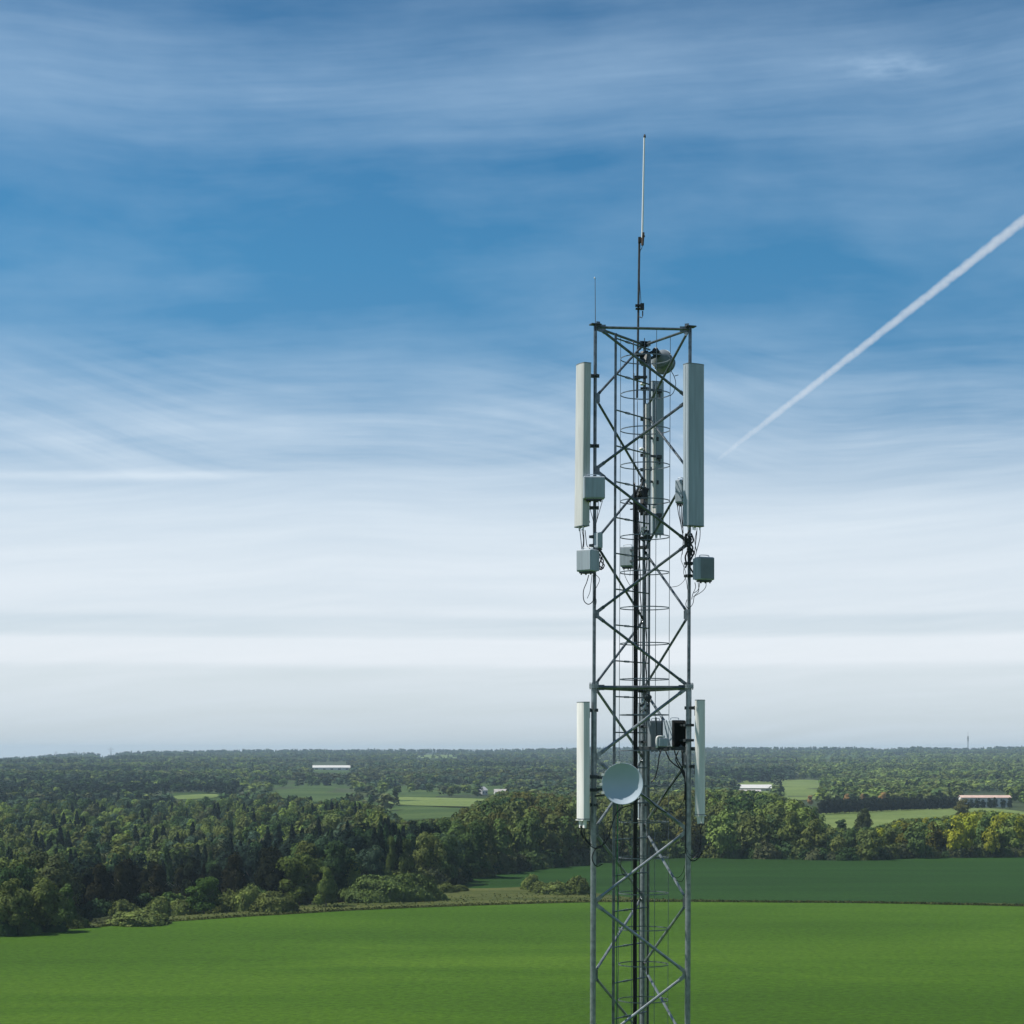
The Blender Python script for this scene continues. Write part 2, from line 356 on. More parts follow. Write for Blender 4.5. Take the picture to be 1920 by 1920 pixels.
# ------------------------------------------------------------------ foliage meshes
def tris_cloud(C, N, size):                                 # C centres, N facing directions -> triangles
    n = len(C); r = rng.normal(size=(n, 3)); a = np.cross(N, r); a /= np.linalg.norm(a, axis=1)[:, None]+1e-9
    b = np.cross(N, a); b /= np.linalg.norm(b, axis=1)[:, None]+1e-9
    s = size*(.6+.8*rng.random((n, 1)))
    return np.stack([C+a*s, C-a*s*.5+b*s*.85, C-a*s*.5-b*s*.85], 1).reshape(-1, 3)
def unit(n):
    v = rng.normal(size=(n, 3)); return v/np.linalg.norm(v, axis=1)[:, None]
def blob_core(cs, rs):                                      # low solid hearts of the leaf clumps
    out = []
    oc = np.array([(1, 0, 0), (0, 1, 0), (-1, 0, 0), (0, -1, 0), (0, 0, 1), (0, 0, -1)], float)
    T = [(0, 1, 4), (1, 2, 4), (2, 3, 4), (3, 0, 4), (1, 0, 5), (2, 1, 5), (3, 2, 5), (0, 3, 5)]
    for c, r in zip(cs, rs):
        for t in T: out.append(np.stack([c+oc[i]*r for i in t]))
    return np.concatenate(out) if out else np.zeros((0, 3))
def crown(kind, n, leaf, blobs=22, core=True):              # unit tree: height 1, half width about .5, stands on z = 0
    cs = []; rs = []
    if kind == 'broad':
        for i in range(blobs):
            z = .14+.72*rng.random(); w = .36*math.sin(math.pi*min(1, max(.2, (z+.06)/1.06)))**.6
            t = rng.random()*6.283; q = w*math.sqrt(rng.random()); cs.append((q*math.cos(t), q*math.sin(t), z)); rs.append(.09+.09*rng.random())
        cs.append((0, 0, .5)); rs.append(.25)
        cs.append((0, 0, .22)); rs.append(.23)
    elif kind == 'tall':
        for i in range(blobs):
            z = .12+.78*rng.random(); w = .38*(1-z)**.6*.9; t = rng.random()*6.283; q = w*math.sqrt(rng.random()); cs.append((q*math.cos(t), q*math.sin(t), z)); rs.append((.10+.09*rng.random())*(1.25-z*.6))
        cs.append((0, 0, .45)); rs.append(.26)
        cs.append((.02, 0, .86)); rs.append(.10)
    elif kind == 'bush':
        for i in range(blobs*2):
            t = rng.random()*6.283; q = .40*math.sqrt(rng.random()); z = .12+.62*rng.random()*(1-(q/.5)**2); cs.append((q*math.cos(t), q*math.sin(t), z)); rs.append(.14+.12*rng.random())
        cs.append((0, 0, .3)); rs.append(.45)
    elif kind == 'mound':
        for i in range(blobs*5):
            u = rng.random()*2-1; w = math.sqrt(1-u*u); v = rng.random()*2-1; cs.append((u*.44, v*.42*w, .08+.74*w*math.sqrt(1-v*v*.8)*rng.random()**.5)); rs.append(.13+.08*rng.random())
    AX = np.array({'bush': (.5, .5, 1), 'mound': (.22, .42, 1)}.get(kind, (1, 1, 1)))
    cs = np.array(cs).reshape(-1, 3)/AX; rs = np.array(rs)
    if kind == 'conifer':
        lay = 11; k = rng.integers(0, lay, n); z = .03+.95*(k+.9*rng.random(n)**1.5)/lay; t = rng.random(n)*6.283
        arm = 1+.28*np.sin(t*5+k*2.1)+.12*np.sin(t*9+k)
        w = .40*(1-z)**.8*arm*(1-.35*((z*lay) % 1)); q = w*np.sqrt(rng.random(n)*.75+.25)
        C = np.stack([q*np.cos(t), q*np.sin(t), z-.10*q], 1); N = np.stack([np.cos(t)*.6, np.sin(t)*.6, np.ones(n)*.8], 1)+rng.normal(size=(n, 3))*.5
        V = tris_cloud(C, N, leaf)
        cc = np.array([(0, 0, .2), (0, 0, .38), (0, 0, .56), (0, 0, .72)]); cr = np.array([.2, .17, .12, .08])
        if core: V = np.concatenate([V, blob_core(cc, cr)])
        return V
    if kind in ('bush', 'mound'):
        u = unit(n); u[:, 2] = np.abs(u[:, 2]); ph = rng.random(6)*6.283; ex = (2.2, 1.15) if kind == 'mound' else (.95, .95)
        lump = 1+.07*np.sin(u[:, 0]*7+ph[0])*np.cos(u[:, 1]*6+ph[1])+.06*np.sin(u[:, 2]*9+ph[2]+u[:, 0]*5)+.05*np.sin(u[:, 1]*13+ph[3]+u[:, 0]*11)
        if kind == 'bush': lump += .05*np.sin(u[:, 0]*4+ph[4])*np.sin(u[:, 1]*4+ph[5])
        C = u*(lump*(.86+.16*rng.random(n)))[:, None]*np.array([ex[0], ex[1], .92]); V = tris_cloud(C, u+rng.normal(size=(n, 3))*.5, leaf)
        if core: V = np.concatenate([V, blob_core(np.array([(0, 0, 0.)]+[(q*ex[0], 0, 0) for q in (-.5, .5)]), [.66, .5, .5])])
        V[:, 2] = np.maximum(V[:, 2], -.02); V = V*AX; V[:, 2] = V[:, 2]/V[:, 2].max(); return V
    w = rs**2; k = rng.choice(len(rs), n, p=w/w.sum()); u = unit(n); u[:, 2] = np.where(u[:, 2] < -.35, -u[:, 2], u[:, 2])
    C = cs[k]+u*(rs[k]*(.82+.3*rng.random(n)))[:, None]; C[:, 2] = np.maximum(C[:, 2], .02)
    V = tris_cloud(C, u*1.0+(C-np.array([0, 0, .4]))*1.2+rng.normal(size=(n, 3))*.45, leaf)
    if core: V = np.concatenate([V, blob_core(cs, rs*.62)])
    V = V*AX; V[:, 2] = V[:, 2]/max(.01, V[:, 2].max()); return V
def tri_mesh(name, V, m, cols=None):
    me = bpy.data.meshes.new(name); n = len(V); me.vertices.add(n); me.vertices.foreach_set('co', V.astype(np.float32).ravel())
    me.loops.add(n); me.loops.foreach_set('vertex_index', np.arange(n, dtype=np.int32))
    me.polygons.add(n//3); me.polygons.foreach_set('loop_start', np.arange(0, n, 3, dtype=np.int32)); me.polygons.foreach_set('loop_total', np.full(n//3, 3, np.int32))
    if cols is not None:
        at_ = me.attributes.new('tint', 'FLOAT_COLOR', 'POINT'); at_.data.foreach_set('color', cols.astype(np.float32).ravel())
    me.materials.append(m); me.update(calc_edges=True); return me
def trunk_mesh(kind, seed):
    rr = random.Random(seed); b = MB(); h = {'broad': .62, 'tall': .7, 'conifer': .9, 'bush': .45, 'mound': .3}[kind]
    pts = [(0, 0, -.04)]+[((rr.random()-.5)*.03*i, (rr.random()-.5)*.03*i, h*i/4) for i in range(1, 5)]
    b.path(pts, .026 if kind != 'bush' else .02, 7, .008)
    if kind != 'conifer':
        for i in range(6):
            t = rr.random()*6.283; z = h*(.35+.5*rr.random()); l = .18+.12*rr.random(); p = Vector((0, 0, z)); q = p+Vector((math.cos(t)*l, math.sin(t)*l, l*.7)); b.path([p, (p+q)/2+Vector((0, 0, .02)), q], .012, 5, .004)
    me = bpy.data.meshes.new('trunk'); me.from_pydata([tuple(v) for v in b.v], [], b.f); me.materials.append(M['bark_pale'] if kind == 'tall' else M['bark']); me.update(); return me
KINDS = ('broad', 'tall', 'conifer', 'bush')
NAMES = {'broad': 'broadleaf_tree', 'tall': 'tall_tree', 'conifer': 'conifer', 'bush': 'bush', 'mound': 'hedge'}
CROWN = {k: [tri_mesh('crown', crown(k, {'conifer': 3200, 'bush': 3200}.get(k, 5200), {'conifer': .022, 'bush': .065}.get(k, .024)), M['leaf']) for i in range(5)] for k in KINDS}
CROWN['mound'] = [tri_mesh('crown', crown('mound', 16000, .06, 26), M['leaf'])]
TRUNK = {k: [trunk_mesh(k, i) for i in range(2)] for k in KINDS}; TRUNK['mound'] = [trunk_mesh('mound', 0)]
MID = {k: [crown(k, 1100, .042 if k != 'bush' else .11, 16) for i in range(5)] for k in KINDS}
FAR = {k: [crown(k, 80, .13 if k != 'bush' else .2, 8, core=False) for i in range(6)] for k in KINDS}
def add_tree(kind, x, y, h, w, colr, label, group=None, cat=None, rz=None, flat=1.0):
    i = random.randrange(len(CROWN[kind])); root = empty(NAMES[kind], (x, y, height(x, y)-.1), random.random()*6.28 if rz is None else rz)
    for nm, me in (('crown', CROWN[kind][i]), ('trunk', TRUNK[kind][i % len(TRUNK[kind])])):
        c = bpy.data.objects.new(nm, me); col.objects.link(c); c.parent = root; c.scale = (w, w*flat, h)
        if nm == 'crown': c.color = (*colr, 1)
    tag(root, label, cat or {'conifer': 'conifer', 'bush': 'bush', 'mound': 'hedge'}.get(kind, 'tree'), group); return root
def jit(c, a=.18):
    k = 1+a*(random.random()*2-1); return (c[0]*k*(1+.12*(random.random()-.5)), c[1]*k, c[2]*k*(1+.2*(random.random()-.5)))
OLIVE = (.115, .145, .046); GREEN = (.078, .125, .042); LIGHT = (.155, .215, .055); YEL = (.24, .265, .03); DGREEN = (.042, .078, .032); DARK = (.022, .038, .026); BROWN = (.085, .102, .048); TAN = (.150, .190, .060); BLUEG = (.060, .100, .062); ORNG = (.36, .24, .10)
# ---- trees and bushes one can tell apart: px, base, top, width, kind, colour, label
FRONT = [
 (22, 1752, 1646, 92, 'broad', OLIVE, 'olive broadleaf tree at the left edge of the photo beside the bright field'),
 (82, 1746, 1640, 84, 'broad', OLIVE, 'round olive tree, second from the left edge, at the bright field corner'),
 (126, 1738, 1655, 50, 'tall', GREEN, 'narrow green tree on the right of the olive pair at the far left'),
 (205, 1728, 1716, 60, 'bush', BROWN, 'low brownish scrub left of the rounded bush by the bright field'),
 (12, 1754, 1722, 40, 'bush', DGREEN, 'dark low bush at the foot of the tree on the left edge of the photo'),
 (50, 1751, 1722, 46, 'bush', GREEN, 'low bush between the two round olive trees at the far left'),
 (100, 1745, 1718, 50, 'bush', DGREEN, 'dark low bush under the second olive tree from the left'),
 (142, 1738, 1712, 44, 'bush', OLIVE, 'low bush just right of the narrow green tree at the far left'),
 (262, 1732, 1700, 104, 'bush', TAN, 'low wide rounded bush alone on the grass at the bright field edge'),
 (232, 1708, 1684, 62, 'bush', OLIVE, 'small olive bush just behind the low rounded bush on the left'),
 (300, 1706, 1678, 52, 'bush', TAN, 'tan bush behind and right of the low rounded bush'),
 (340, 1706, 1684, 50, 'bush', TAN, 'small tan bush left of the dark green round tree'),
 (383, 1707, 1642, 80, 'broad', (.06, .11, .028), 'dark green round tree standing among the bushes at left'),
 (432, 1702, 1664, 58, 'bush', OLIVE, 'olive bush touching the right side of the dark green round tree'),
 (468, 1703, 1652, 66, 'bush', TAN, 'tan green bush between the dark round tree and the tall olive tree'),
 (515, 1708, 1668, 78, 'bush', (.12, .145, .045), 'wide brownish olive bush in front of the tall olive tree'),
 (560, 1688, 1600, 92, 'broad', (.085, .115, .03), 'tall olive tree behind the bright green pointed tree'),
 (640, 1678, 1596, 96, 'broad', (.095, .12, .034), 'broad brownish olive tree between the pointed tree and the long hedge'),
 (612, 1700, 1622, 58, 'tall', (.115, .16, .045), 'bright green pointed tree left of the long rounded hedge'),
 (664, 1683, 1614, 62, 'tall', (.15, .19, .05), 'light yellow green tree behind the left end of the long hedge'),
 (715, 1676, 1620, 60, 'broad', GREEN, 'green tree rising just behind the middle of the long hedge'),
 (835, 1674, 1652, 44, 'bush', OLIVE, 'small bush at the right end of the long rounded hedge'),
 (862, 1672, 1657, 30, 'bush', OLIVE, 'tiny bush right of the hedge on the rough grass'),
 (996, 1669, 1637, 34, 'bush', TAN, 'small bush standing up at the left end of the clump by the mast'),
 (1016, 1674, 1650, 46, 'bush', OLIVE, 'second bush from the left in the clump beside the mast'),
 (1046, 1677, 1649, 62, 'bush', TAN, 'broad yellowish bush in the middle of the clump beside the mast'),
 (1082, 1677, 1640, 46, 'bush', OLIVE, 'darker bush at the right end of the clump, nearest the mast'),
 (735, 1668, 1564, 42, 'tall', (.07, .10, .032), 'slim light tree, leftmost of the slim trees right of the olive wood'),
 (762, 1668, 1570, 46, 'tall', (.07, .10, .032), 'slim light tree, second of those above the long hedge'),
 (796, 1662, 1556, 60, 'tall', (.065, .09, .03), 'wider leaning tree above the right end of the long hedge'),
 (1618, 1566, 1514, 38, 'broad', (.05, .065, .022), 'round dark tree standing alone before the pale meadow strip'),
 (1577, 1560, 1535, 24, 'broad', DGREEN, 'small dark tree left of the round tree on the pale meadow'),
 (1806, 1536, 1496, 34, 'broad', (.10, .10, .03), 'brownish round tree before the left end of the long white farm building'),
]
for px, b, t, w, k, c, lab in FRONT:
    Y = 35*F/(b-HOR) if px > 230 else 35*F/(b-HOR)
    Y = min(Y, 1400); x = (px-960)/F*Y; z = height(x, Y); h = CZ+(HOR-t)/F*Y-z
    add_tree(k, x, Y, h, w/F*Y*(1.15 if k == 'bush' else 1.12), c, lab)
Y = 35*F/(1689-HOR); add_tree('mound', (738-960)/F*Y, Y, (1686-1634)/F*Y*1.05, 205/F*Y, (.105, .15, .048), 'long rounded clipped-looking hedge on the slope left of the mast', rz=R(14), flat=.62)

# ---- the woods: jittered stand; the nearest three hundred are single trees, the rest one wood
WOODF = [(-300, 1735), (0, 1728), (140, 1712), (300, 1702), (420, 1694), (640, 1684), (760, 1676), (835, 1662), (870, 1650), (960, 1634), (1100, 1623), (1160, 1615), (1300, 1610), (1600, 1617), (1760, 1611), (1920, 1608), (2300, 1604)]
TOPL = [(-300, 1500), (0, 1503), (60, 1502), (140, 1494), (260, 1496), (380, 1492), (440, 1483), (520, 1483), (560, 1488), (590, 1502), (625, 1494), (700, 1505), (735, 1520), (760, 1536), (850, 1530), (900, 1500), (940, 1482), (985, 1480), (1010, 1484), (1100, 1492), (1330, 1478), (1420, 1480), (1500, 1500), (1530, 1520), (1545, 1540), (1560, 1550), (1640, 1548), (1690, 1532), (1760, 1530), (1840, 1516), (1920, 1524), (2300, 1520)]
stand = []
d = 395.0
while d < 1150:
    step = 7.5+.004*d; x = -.36*d
    while x < .36*d:
        xx = x+(random.random()-.5)*5; yy = d+(random.random()-.5)*5; x += step
        px = 960+xx/yy*F; z = height(xx, yy); b = HOR+(CZ-z)/yy*F; flatb = HOR+35/yy*F
        if flatb > lerp(WOODF, px)-1: continue
        n1 = smooth_noise(xx*4+30, yy*3); left = px < 860
        k = 'broad'; c = random.choice([OLIVE, OLIVE, GREEN, LIGHT, BLUEG, BROWN, DGREEN]); h = 11.5+6*random.random()
        if left:
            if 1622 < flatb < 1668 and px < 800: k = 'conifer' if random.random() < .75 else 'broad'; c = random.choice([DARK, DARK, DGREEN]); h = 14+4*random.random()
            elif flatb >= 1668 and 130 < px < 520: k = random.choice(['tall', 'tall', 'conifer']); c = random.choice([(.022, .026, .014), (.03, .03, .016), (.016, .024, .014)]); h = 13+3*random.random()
            elif flatb < 1622:
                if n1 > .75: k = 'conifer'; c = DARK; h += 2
                elif n1 < -.9: c = random.choice([LIGHT, GREEN])
                elif random.random() < .12: k = 'tall'
        else:
            h = 14+5*random.random() if px < 1500 else 10.5+4*random.random()
            if px > 1640: c = random.choice([YEL, YEL, LIGHT, GREEN, OLIVE] if px > 1760 or random.random() < .5 else [OLIVE, GREEN, (.10, .10, .02)])
            elif px > 1330: c = random.choice([OLIVE, OLIVE, GREEN, DGREEN, LIGHT])
            else: c = random.choice([OLIVE, OLIVE, (.10, .105, .03), GREEN])
            if n1 > 1.1: c = DGREEN
        top = HOR+(CZ-z-h)/yy*F
        tl = lerp(TOPL, px)
        if top < tl:
            h2 = CZ+(HOR-tl)/F*yy-z
            if h2 < 3: continue
            if h2 < 7: k = 'bush'
            h = h2*(.86+.14*random.random())
        w = h*(.62+.22*random.random()) if k != 'conifer' else h*.5
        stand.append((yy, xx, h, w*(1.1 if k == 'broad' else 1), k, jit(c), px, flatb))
    d += step*.92
for i in range(190):                                        # skirt of undergrowth along the front of the woods
    px = -20+i*10.6+random.random()*5
    fb = lerp(WOODF, px)-1.5-random.random()*4; yy = 35*F/(fb-HOR); xx = (px-960)/F*yy
    if 560 < px < 700: continue
    hh = 3+3.5*random.random() if px < 1500 else 2.5+3*random.random()
    stand.append((yy, xx, hh, hh*1.7, 'bush', jit(random.choice([GREEN, OLIVE, DGREEN, BROWN])), px, fb))
stand.sort(key=lambda s: s[0]); NEAR = 290
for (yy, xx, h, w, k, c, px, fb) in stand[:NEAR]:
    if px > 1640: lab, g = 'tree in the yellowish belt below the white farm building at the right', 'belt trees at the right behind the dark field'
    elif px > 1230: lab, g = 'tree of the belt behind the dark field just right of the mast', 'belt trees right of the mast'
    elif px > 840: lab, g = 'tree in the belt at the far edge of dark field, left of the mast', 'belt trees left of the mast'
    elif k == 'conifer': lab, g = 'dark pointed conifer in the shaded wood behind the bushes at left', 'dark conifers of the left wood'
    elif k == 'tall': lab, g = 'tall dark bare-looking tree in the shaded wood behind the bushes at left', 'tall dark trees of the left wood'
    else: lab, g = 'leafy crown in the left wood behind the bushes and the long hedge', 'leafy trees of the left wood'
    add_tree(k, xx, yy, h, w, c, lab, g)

def bake(items, lib, name):
    Vs = []; Cs = []
    for (yy, xx, h, w, k, c, *_) in items:
        V = lib[k][random.randrange(len(lib[k]))]; a = random.random()*6.283; ca, sa = math.cos(a), math.sin(a)
        z = height(xx, yy)-.1
        P = np.empty_like(V); P[:, 0] = (V[:, 0]*ca-V[:, 1]*sa)*w+xx; P[:, 1] = (V[:, 0]*sa+V[:, 1]*ca)*w+yy; P[:, 2] = V[:, 2]*h+z
        Vs.append(P); cc = np.ones((len(V), 4)); cc[:, :3] = c; Cs.append(cc)
    V = np.concatenate(Vs); me = tri_mesh(name, V, M['leaf_far'], np.concatenate(Cs)); o = bpy.data.objects.new(name, me); col.objects.link(o)
    print(name, len(V)//3, 'tris', len(items)); return tag(o, kind='stuff')
o = bake(stand[NEAR:], MID, 'wood'); tag(o, 'unbroken mass of mixed green treetops in the woods behind the fields', 'woodland')
# ---- far forest, thinned where the photograph shows clearings and buildings
CLEAR = [(440, 720, 1466, 1488, .72), (700, 905, 1472, 1492, .78), (1378, 1450, 1468, 1490, 1), (585, 658, 1430, 1446, 1), (745, 885, 1494, 1520, 1), (520, 655, 1476, 1490, 1), (318, 415, 1488, 1500, 1), (1465, 1540, 1464, 1482, 1), (1540, 1830, 1516, 1552, 1), (1795, 1895, 1486, 1500, 1), (895, 950, 1476, 1494, 1), (780, 860, 1415, 1422, .9), (1535, 1700, 1416, 1424, .7)]
far = []; d = 1120.0
while d < 6150:
    sx = 7.2+.0013*d; x = -.36*d
    while x < .36*d:
        xx = x+(random.random()-.5)*sx; yy = d+(random.random()-.5)*14; x += sx
        px = 960+xx/yy*F; z = height(xx, yy); b = HOR+(CZ-z)/yy*F
        st = smooth_noise(xx*.45+yy*.1, yy*1.1); s2 = smooth_noise(xx*.3-200, yy*.7+900)
        h = 8.5+3*random.random(); k = 'broad'; c = random.choice([BLUEG, GREEN, BLUEG, OLIVE, (.08, .10, .055)])
        if st > .8: k = 'conifer' if random.random() < .6 else 'broad'; c = DARK if random.random() < .6 else DGREEN; h += 2
        elif st < -.7: c = LIGHT if random.random() < .6 else GREEN
        elif s2 > .9: c = BROWN
        if px > 1500 and yy < 4600 and k == 'broad': c = random.choice([GREEN, LIGHT, (.115, .16, .055), OLIVE])
        if px < 450 and 1476 < b < 1507 and random.random() < .85: k = 'conifer' if random.random() < .35 else 'broad'; c = random.choice([DARK, DARK, DGREEN])
        if 1230 < px < 1470 and 1450 < b < 1472 and random.random() < .8: c = random.choice([DARK, DGREEN])
        if 1500 < px and 1424 < b < 1512 and c in (DARK, BROWN) and random.random() < .7: c = LIGHT
        f_ = 1+.20*math.sin(yy*.011+xx*.0016+1)+.14*math.sin(yy*.029-xx*.004); c = (c[0]*f_, c[1]*f_, c[2]*f_)
        if yy > 5650: k = 'conifer' if random.random() < .5 else 'broad'; c = random.choice([DARK, DGREEN, BLUEG]); h = 11.5+4.5*random.random()
        if yy < 1235 and 1440 < px < 1930: continue
        top = HOR+(CZ-z-h)/yy*F
        if yy < 1900:
            lim = 1478 if px < 1300 else 1470
            if top < lim: h *= .8
            if yy < 1500 and px < 900 and random.random() < .35: continue
        top = HOR+(CZ-z-h)/yy*F
        jx = (random.random()-.5)*16
        if any(a-3+jx < px < b2+3+jx and b > y0 and top < y1 and random.random() < p for a, b2, y0, y1, p in CLEAR): continue
        far.append((yy, xx, h, h*(1.3+.6*random.random()) if k == 'broad' else h*.85, k, jit(c, .10), px, b))
    d *= 1.0155; d += 2
o = bake(far, FAR, 'forest'); tag(o, 'far bluish green forest rolling over the low hills up to the skyline', 'forest')
# dark row of trees behind the pale strip at the right
for row in (0, 1):
    for i in range(30):
        px = 1538+i*8.8+row*4+random.random()*3; b = 1527-9*(px-1540)/250-row*2
        if px > 1798: continue
        Y = 35*F/(b-HOR); x = (px-960)/F*Y; z = height(x, Y); h = (26.5+random.random()*3-6*(px-1540)/250)/F*Y
        add_tree('broad', x, Y, h, 5.2+random.random(), jit((.022, .030, .020)), 'tree of the dark straight row behind the pale meadow strip at the right', 'dark tree row behind the pale meadow strip')
# blossom-coloured trees by the dark hedge at the right
for i, (px, b, t, w) in enumerate([(1452, 1513, 1496, 16), (1470, 1516, 1496, 18), (1519, 1508, 1490, 15), (1588, 1508, 1487, 15), (1618, 1507, 1487, 15), (1655, 1508, 1484, 22), (1425, 1502, 1484, 18)]):
    Y = 35*F/(b-HOR)*.985; x = (px-960)/F*Y; z = height(x, Y); h = CZ+(HOR-t)/F*Y-z
    add_tree('broad', x, Y, h, w/F*Y, jit(ORNG if i < 6 else TAN, .1), 'small pale orange tree in the line behind the wood right of the mast', 'pale orange trees')

n = 15000; Xv = rng.uniform(-190, 330, n); yv = np.array([yline(E1, X) for X in Xv]); off = rng.random(n)**2
wide = np.array([max(2.0, min(30.0, yline(E3, X)-yline(E1, X))) for X in Xv]); sel_ = rng.random(n)
Yv = yv-.6+np.where(sel_ < .45, off*1.8, off*wide); hv = np.array([height(a_, b2_) for a_, b2_ in zip(Xv, Yv)])
Cv = np.stack([Xv, Yv, hv+.05+.28*rng.random(n)], 1); Vv = tris_cloud(Cv, np.tile([0, -1, .4], (n, 1))+rng.normal(size=(n, 3))*.5, .24)
tc_ = np.ones((n*3, 4)); pick = np.repeat(rng.integers(0, 3, n), 3); tc_[:, :3] = np.array([(.05, .07, .018), (.075, .095, .026), (.11, .12, .04)])[pick]; tc_[:, :3][np.repeat(sel_ < .45, 3)] *= .6
o = bpy.data.objects.new('verge_grass', tri_mesh('verge_grass', Vv, M['leaf_far'], tc_)); col.objects.link(o); tag(o, 'ragged dark grass tufts along the far edge of the bright field', 'grass', kind='stuff')

# ------------------------------------------------------------------ far buildings
def gable(name, px, base_py, length, width, wall_h, roof_h, rz, mw, mr, label, cat, doors=3):
    Y = solveY(px, base_py); x = (px-960)/F*Y; root = empty(name, (x, Y, height(x, Y)), rz); tag(root, label, cat)
    l, w = length/2, width/2
    MB().box((0, 0, wall_h/2-.5), (length, width, wall_h+1)).build('wall', mw, root)
    mesh_obj('gable', [(-l, -w, wall_h), (-l, w, wall_h), (-l, 0, wall_h+roof_h-.1), (l, -w, wall_h), (l, w, wall_h), (l, 0, wall_h+roof_h-.1)], [(0, 1, 2), (3, 5, 4), (0, 3, 4, 1), (0, 2, 5, 3), (1, 4, 5, 2)], mw, root)
    o = .5; rb = MB(); sl_ = math.atan2(roof_h, w)
    for s in (-1, 1):
        mid = Vector((0, s*(w+o)/2, wall_h+roof_h/2+.1)); rb.box(mid, (length+2*o, math.hypot(w+o, roof_h*(w+o)/w), .22), Matrix.Rotation(-s*sl_, 3, 'X'))
    rb.build('roof', mr, root)
    n = doors
    for i in range(n):
        wn = MB().box((-l+length*(i+.5)/n, -w-.03, wall_h*.42), (length/n*.35, .12, wall_h*.5)).build('window' if length < 20 else 'door', M['dark'], root)
    return root
gable('long_barn', 622, 1444, 58, 24, 4.0, 3.2, R(6), M['wall'], M['roof'], 'long low white-roofed hall in the far forest left of the mast', 'barn', 5)
gable('farmhouse', 903, 1489, 8, 6, 3.0, 2.4, R(60), M['wall'], M['roof'], 'small white house at the meadow end left of the mast', 'house', 2)
gable('cottage', 938, 1490, 9, 6, 2.2, 1.8, R(10), M['wall'], M['roofg'], 'small greyish cottage half hidden by trees, right of the white house', 'house', 2)
gable('barn', 1414, 1484, 29, 16, 3.0, 2.8, R(-4), M['roofg'], M['roof'], 'wide pale-roofed barn beyond the wood right of the mast', 'barn', 4)
gable('shed', 1400, 1488, 22, 6, 1.8, 1.2, R(-4), M['wall'], M['roofg'], 'low pale shed in front of the wide pale-roofed barn', 'shed', 2)
gable('farm_building', 1846, 1512, 31, 9, 5.6, 1.3, R(-2), M['wall'], M['roofr'], 'long white farm building with red roof edge at the right', 'farm building', 0)

for i, px in enumerate((1822, 1833, 1843, 1856, 1866, 1880, 1893)):
    Y = 35*F/(1517-HOR)+random.random()*20; x = (px-960)/F*Y; z = height(x, Y); add_tree('broad', x, Y, CZ+(HOR-1494-random.random()*5)/F*Y-z, 5.0, (.03, .045, .025), 'small dark tree in front of the long white farm building at the right', 'dark trees before the white farm building')
# ------------------------------------------------------------------ far masts and pylons
def pylon(px, base_py, top_py, Y, label):
    x = (px-960)/F*Y; z0 = height(x, Y); H = CZ+(HOR-top_py)/F*Y-z0; root = empty('power_pylon', (x, Y, z0), R(20)); tag(root, label, 'pylon', 'power pylons in the far left forest')
    b = MB(); w = H*.10; r = .26
    for sx in (-1, 1):
        for sy in (-1, 1): b.tube((sx*w, sy*w, 0), (sx*w*.22, sy*w*.22, H*.62), r, 4); b.tube((sx*w*.22, sy*w*.22, H*.62), (0, 0, H), r*.8, 4)
    for i in range(6):
        z0_, z1_ = H*.62*i/6, H*.62*(i+1)/6; a0 = w*(1-.78*i/6); a1 = w*(1-.78*(i+1)/6); s = 1 if i % 2 else -1
        b.tube((-s*a0, -a0, z0_), (s*a1, -a1, z1_), .12, 4); b.tube((-s*a0, a0, z0_), (s*a1, a1, z1_), .12, 4); b.tube((a0, -s*a0, z0_), (a1, s*a1, z1_), .12, 4)
    b.build('lattice', M['pylon'], root)
    for z, l in ((.66, .22), (.80, .28), (.92, .16)):
        c = MB(); c.tube((-H*l, 0, H*z), (H*l, 0, H*z), .2, 4); c.tube((-H*l, 0, H*z), (0, 0, H*(z+.05)), .12, 4); c.tube((H*l, 0, H*z), (0, 0, H*(z+.05)), .12, 4); c.build('cross_arm', M['pylon'], root)
for px, b, t, Y, lab in [(106, 1475, 1434, 3000, 'power pylon, leftmost of those before the far left forest'), (330, 1470, 1432, 3100, 'power pylon left of the closest-set pair in the far forest'), (380, 1468, 1433, 3200, 'power pylon in the middle of the row of three in the far forest'), (437, 1466, 1424, 3000, 'tallest pylon, rightmost of the row of three in the far forest'),
    (105, 0, 1409, 5600, 'faint pylon poking over the skyline, leftmost of those on the skyline'), (140, 0, 1407, 5700, 'faint pylon on the skyline just right of the leftmost one'), (208, 0, 1401, 5800, 'faint pylon in the dip of the skyline at left')]: pylon(px, b, t, Y, lab)
Y = 5900; x = (1815-960)/F*Y; z0 = height(x, Y); H = CZ+(HOR-1381)/F*Y-z0
root = tag(empty('distant_mast', (x, Y, z0)), 'tiny distant mast standing on the skyline at the far right', 'mast')
b = MB(); b.tube((0, 0, 0), (0, 0, H), 1.5, 6, 1.3); b.build('shaft', M['pylon'], root)
MB().tube((0, 0, H), (0, 0, H+16), .5, 5, .15).build('aerial', M['pylon'], root)
for f_, w in ((.97, 2.6), (.86, 2.9), (.74, 2.6)):
    q = MB(); q.lathe([(1.2, H*f_-1.5), (w, H*f_-1.5), (w, H*f_+1.5), (1.2, H*f_+1.5)], 8); q.build('antenna_ring', M['pylon'], root)

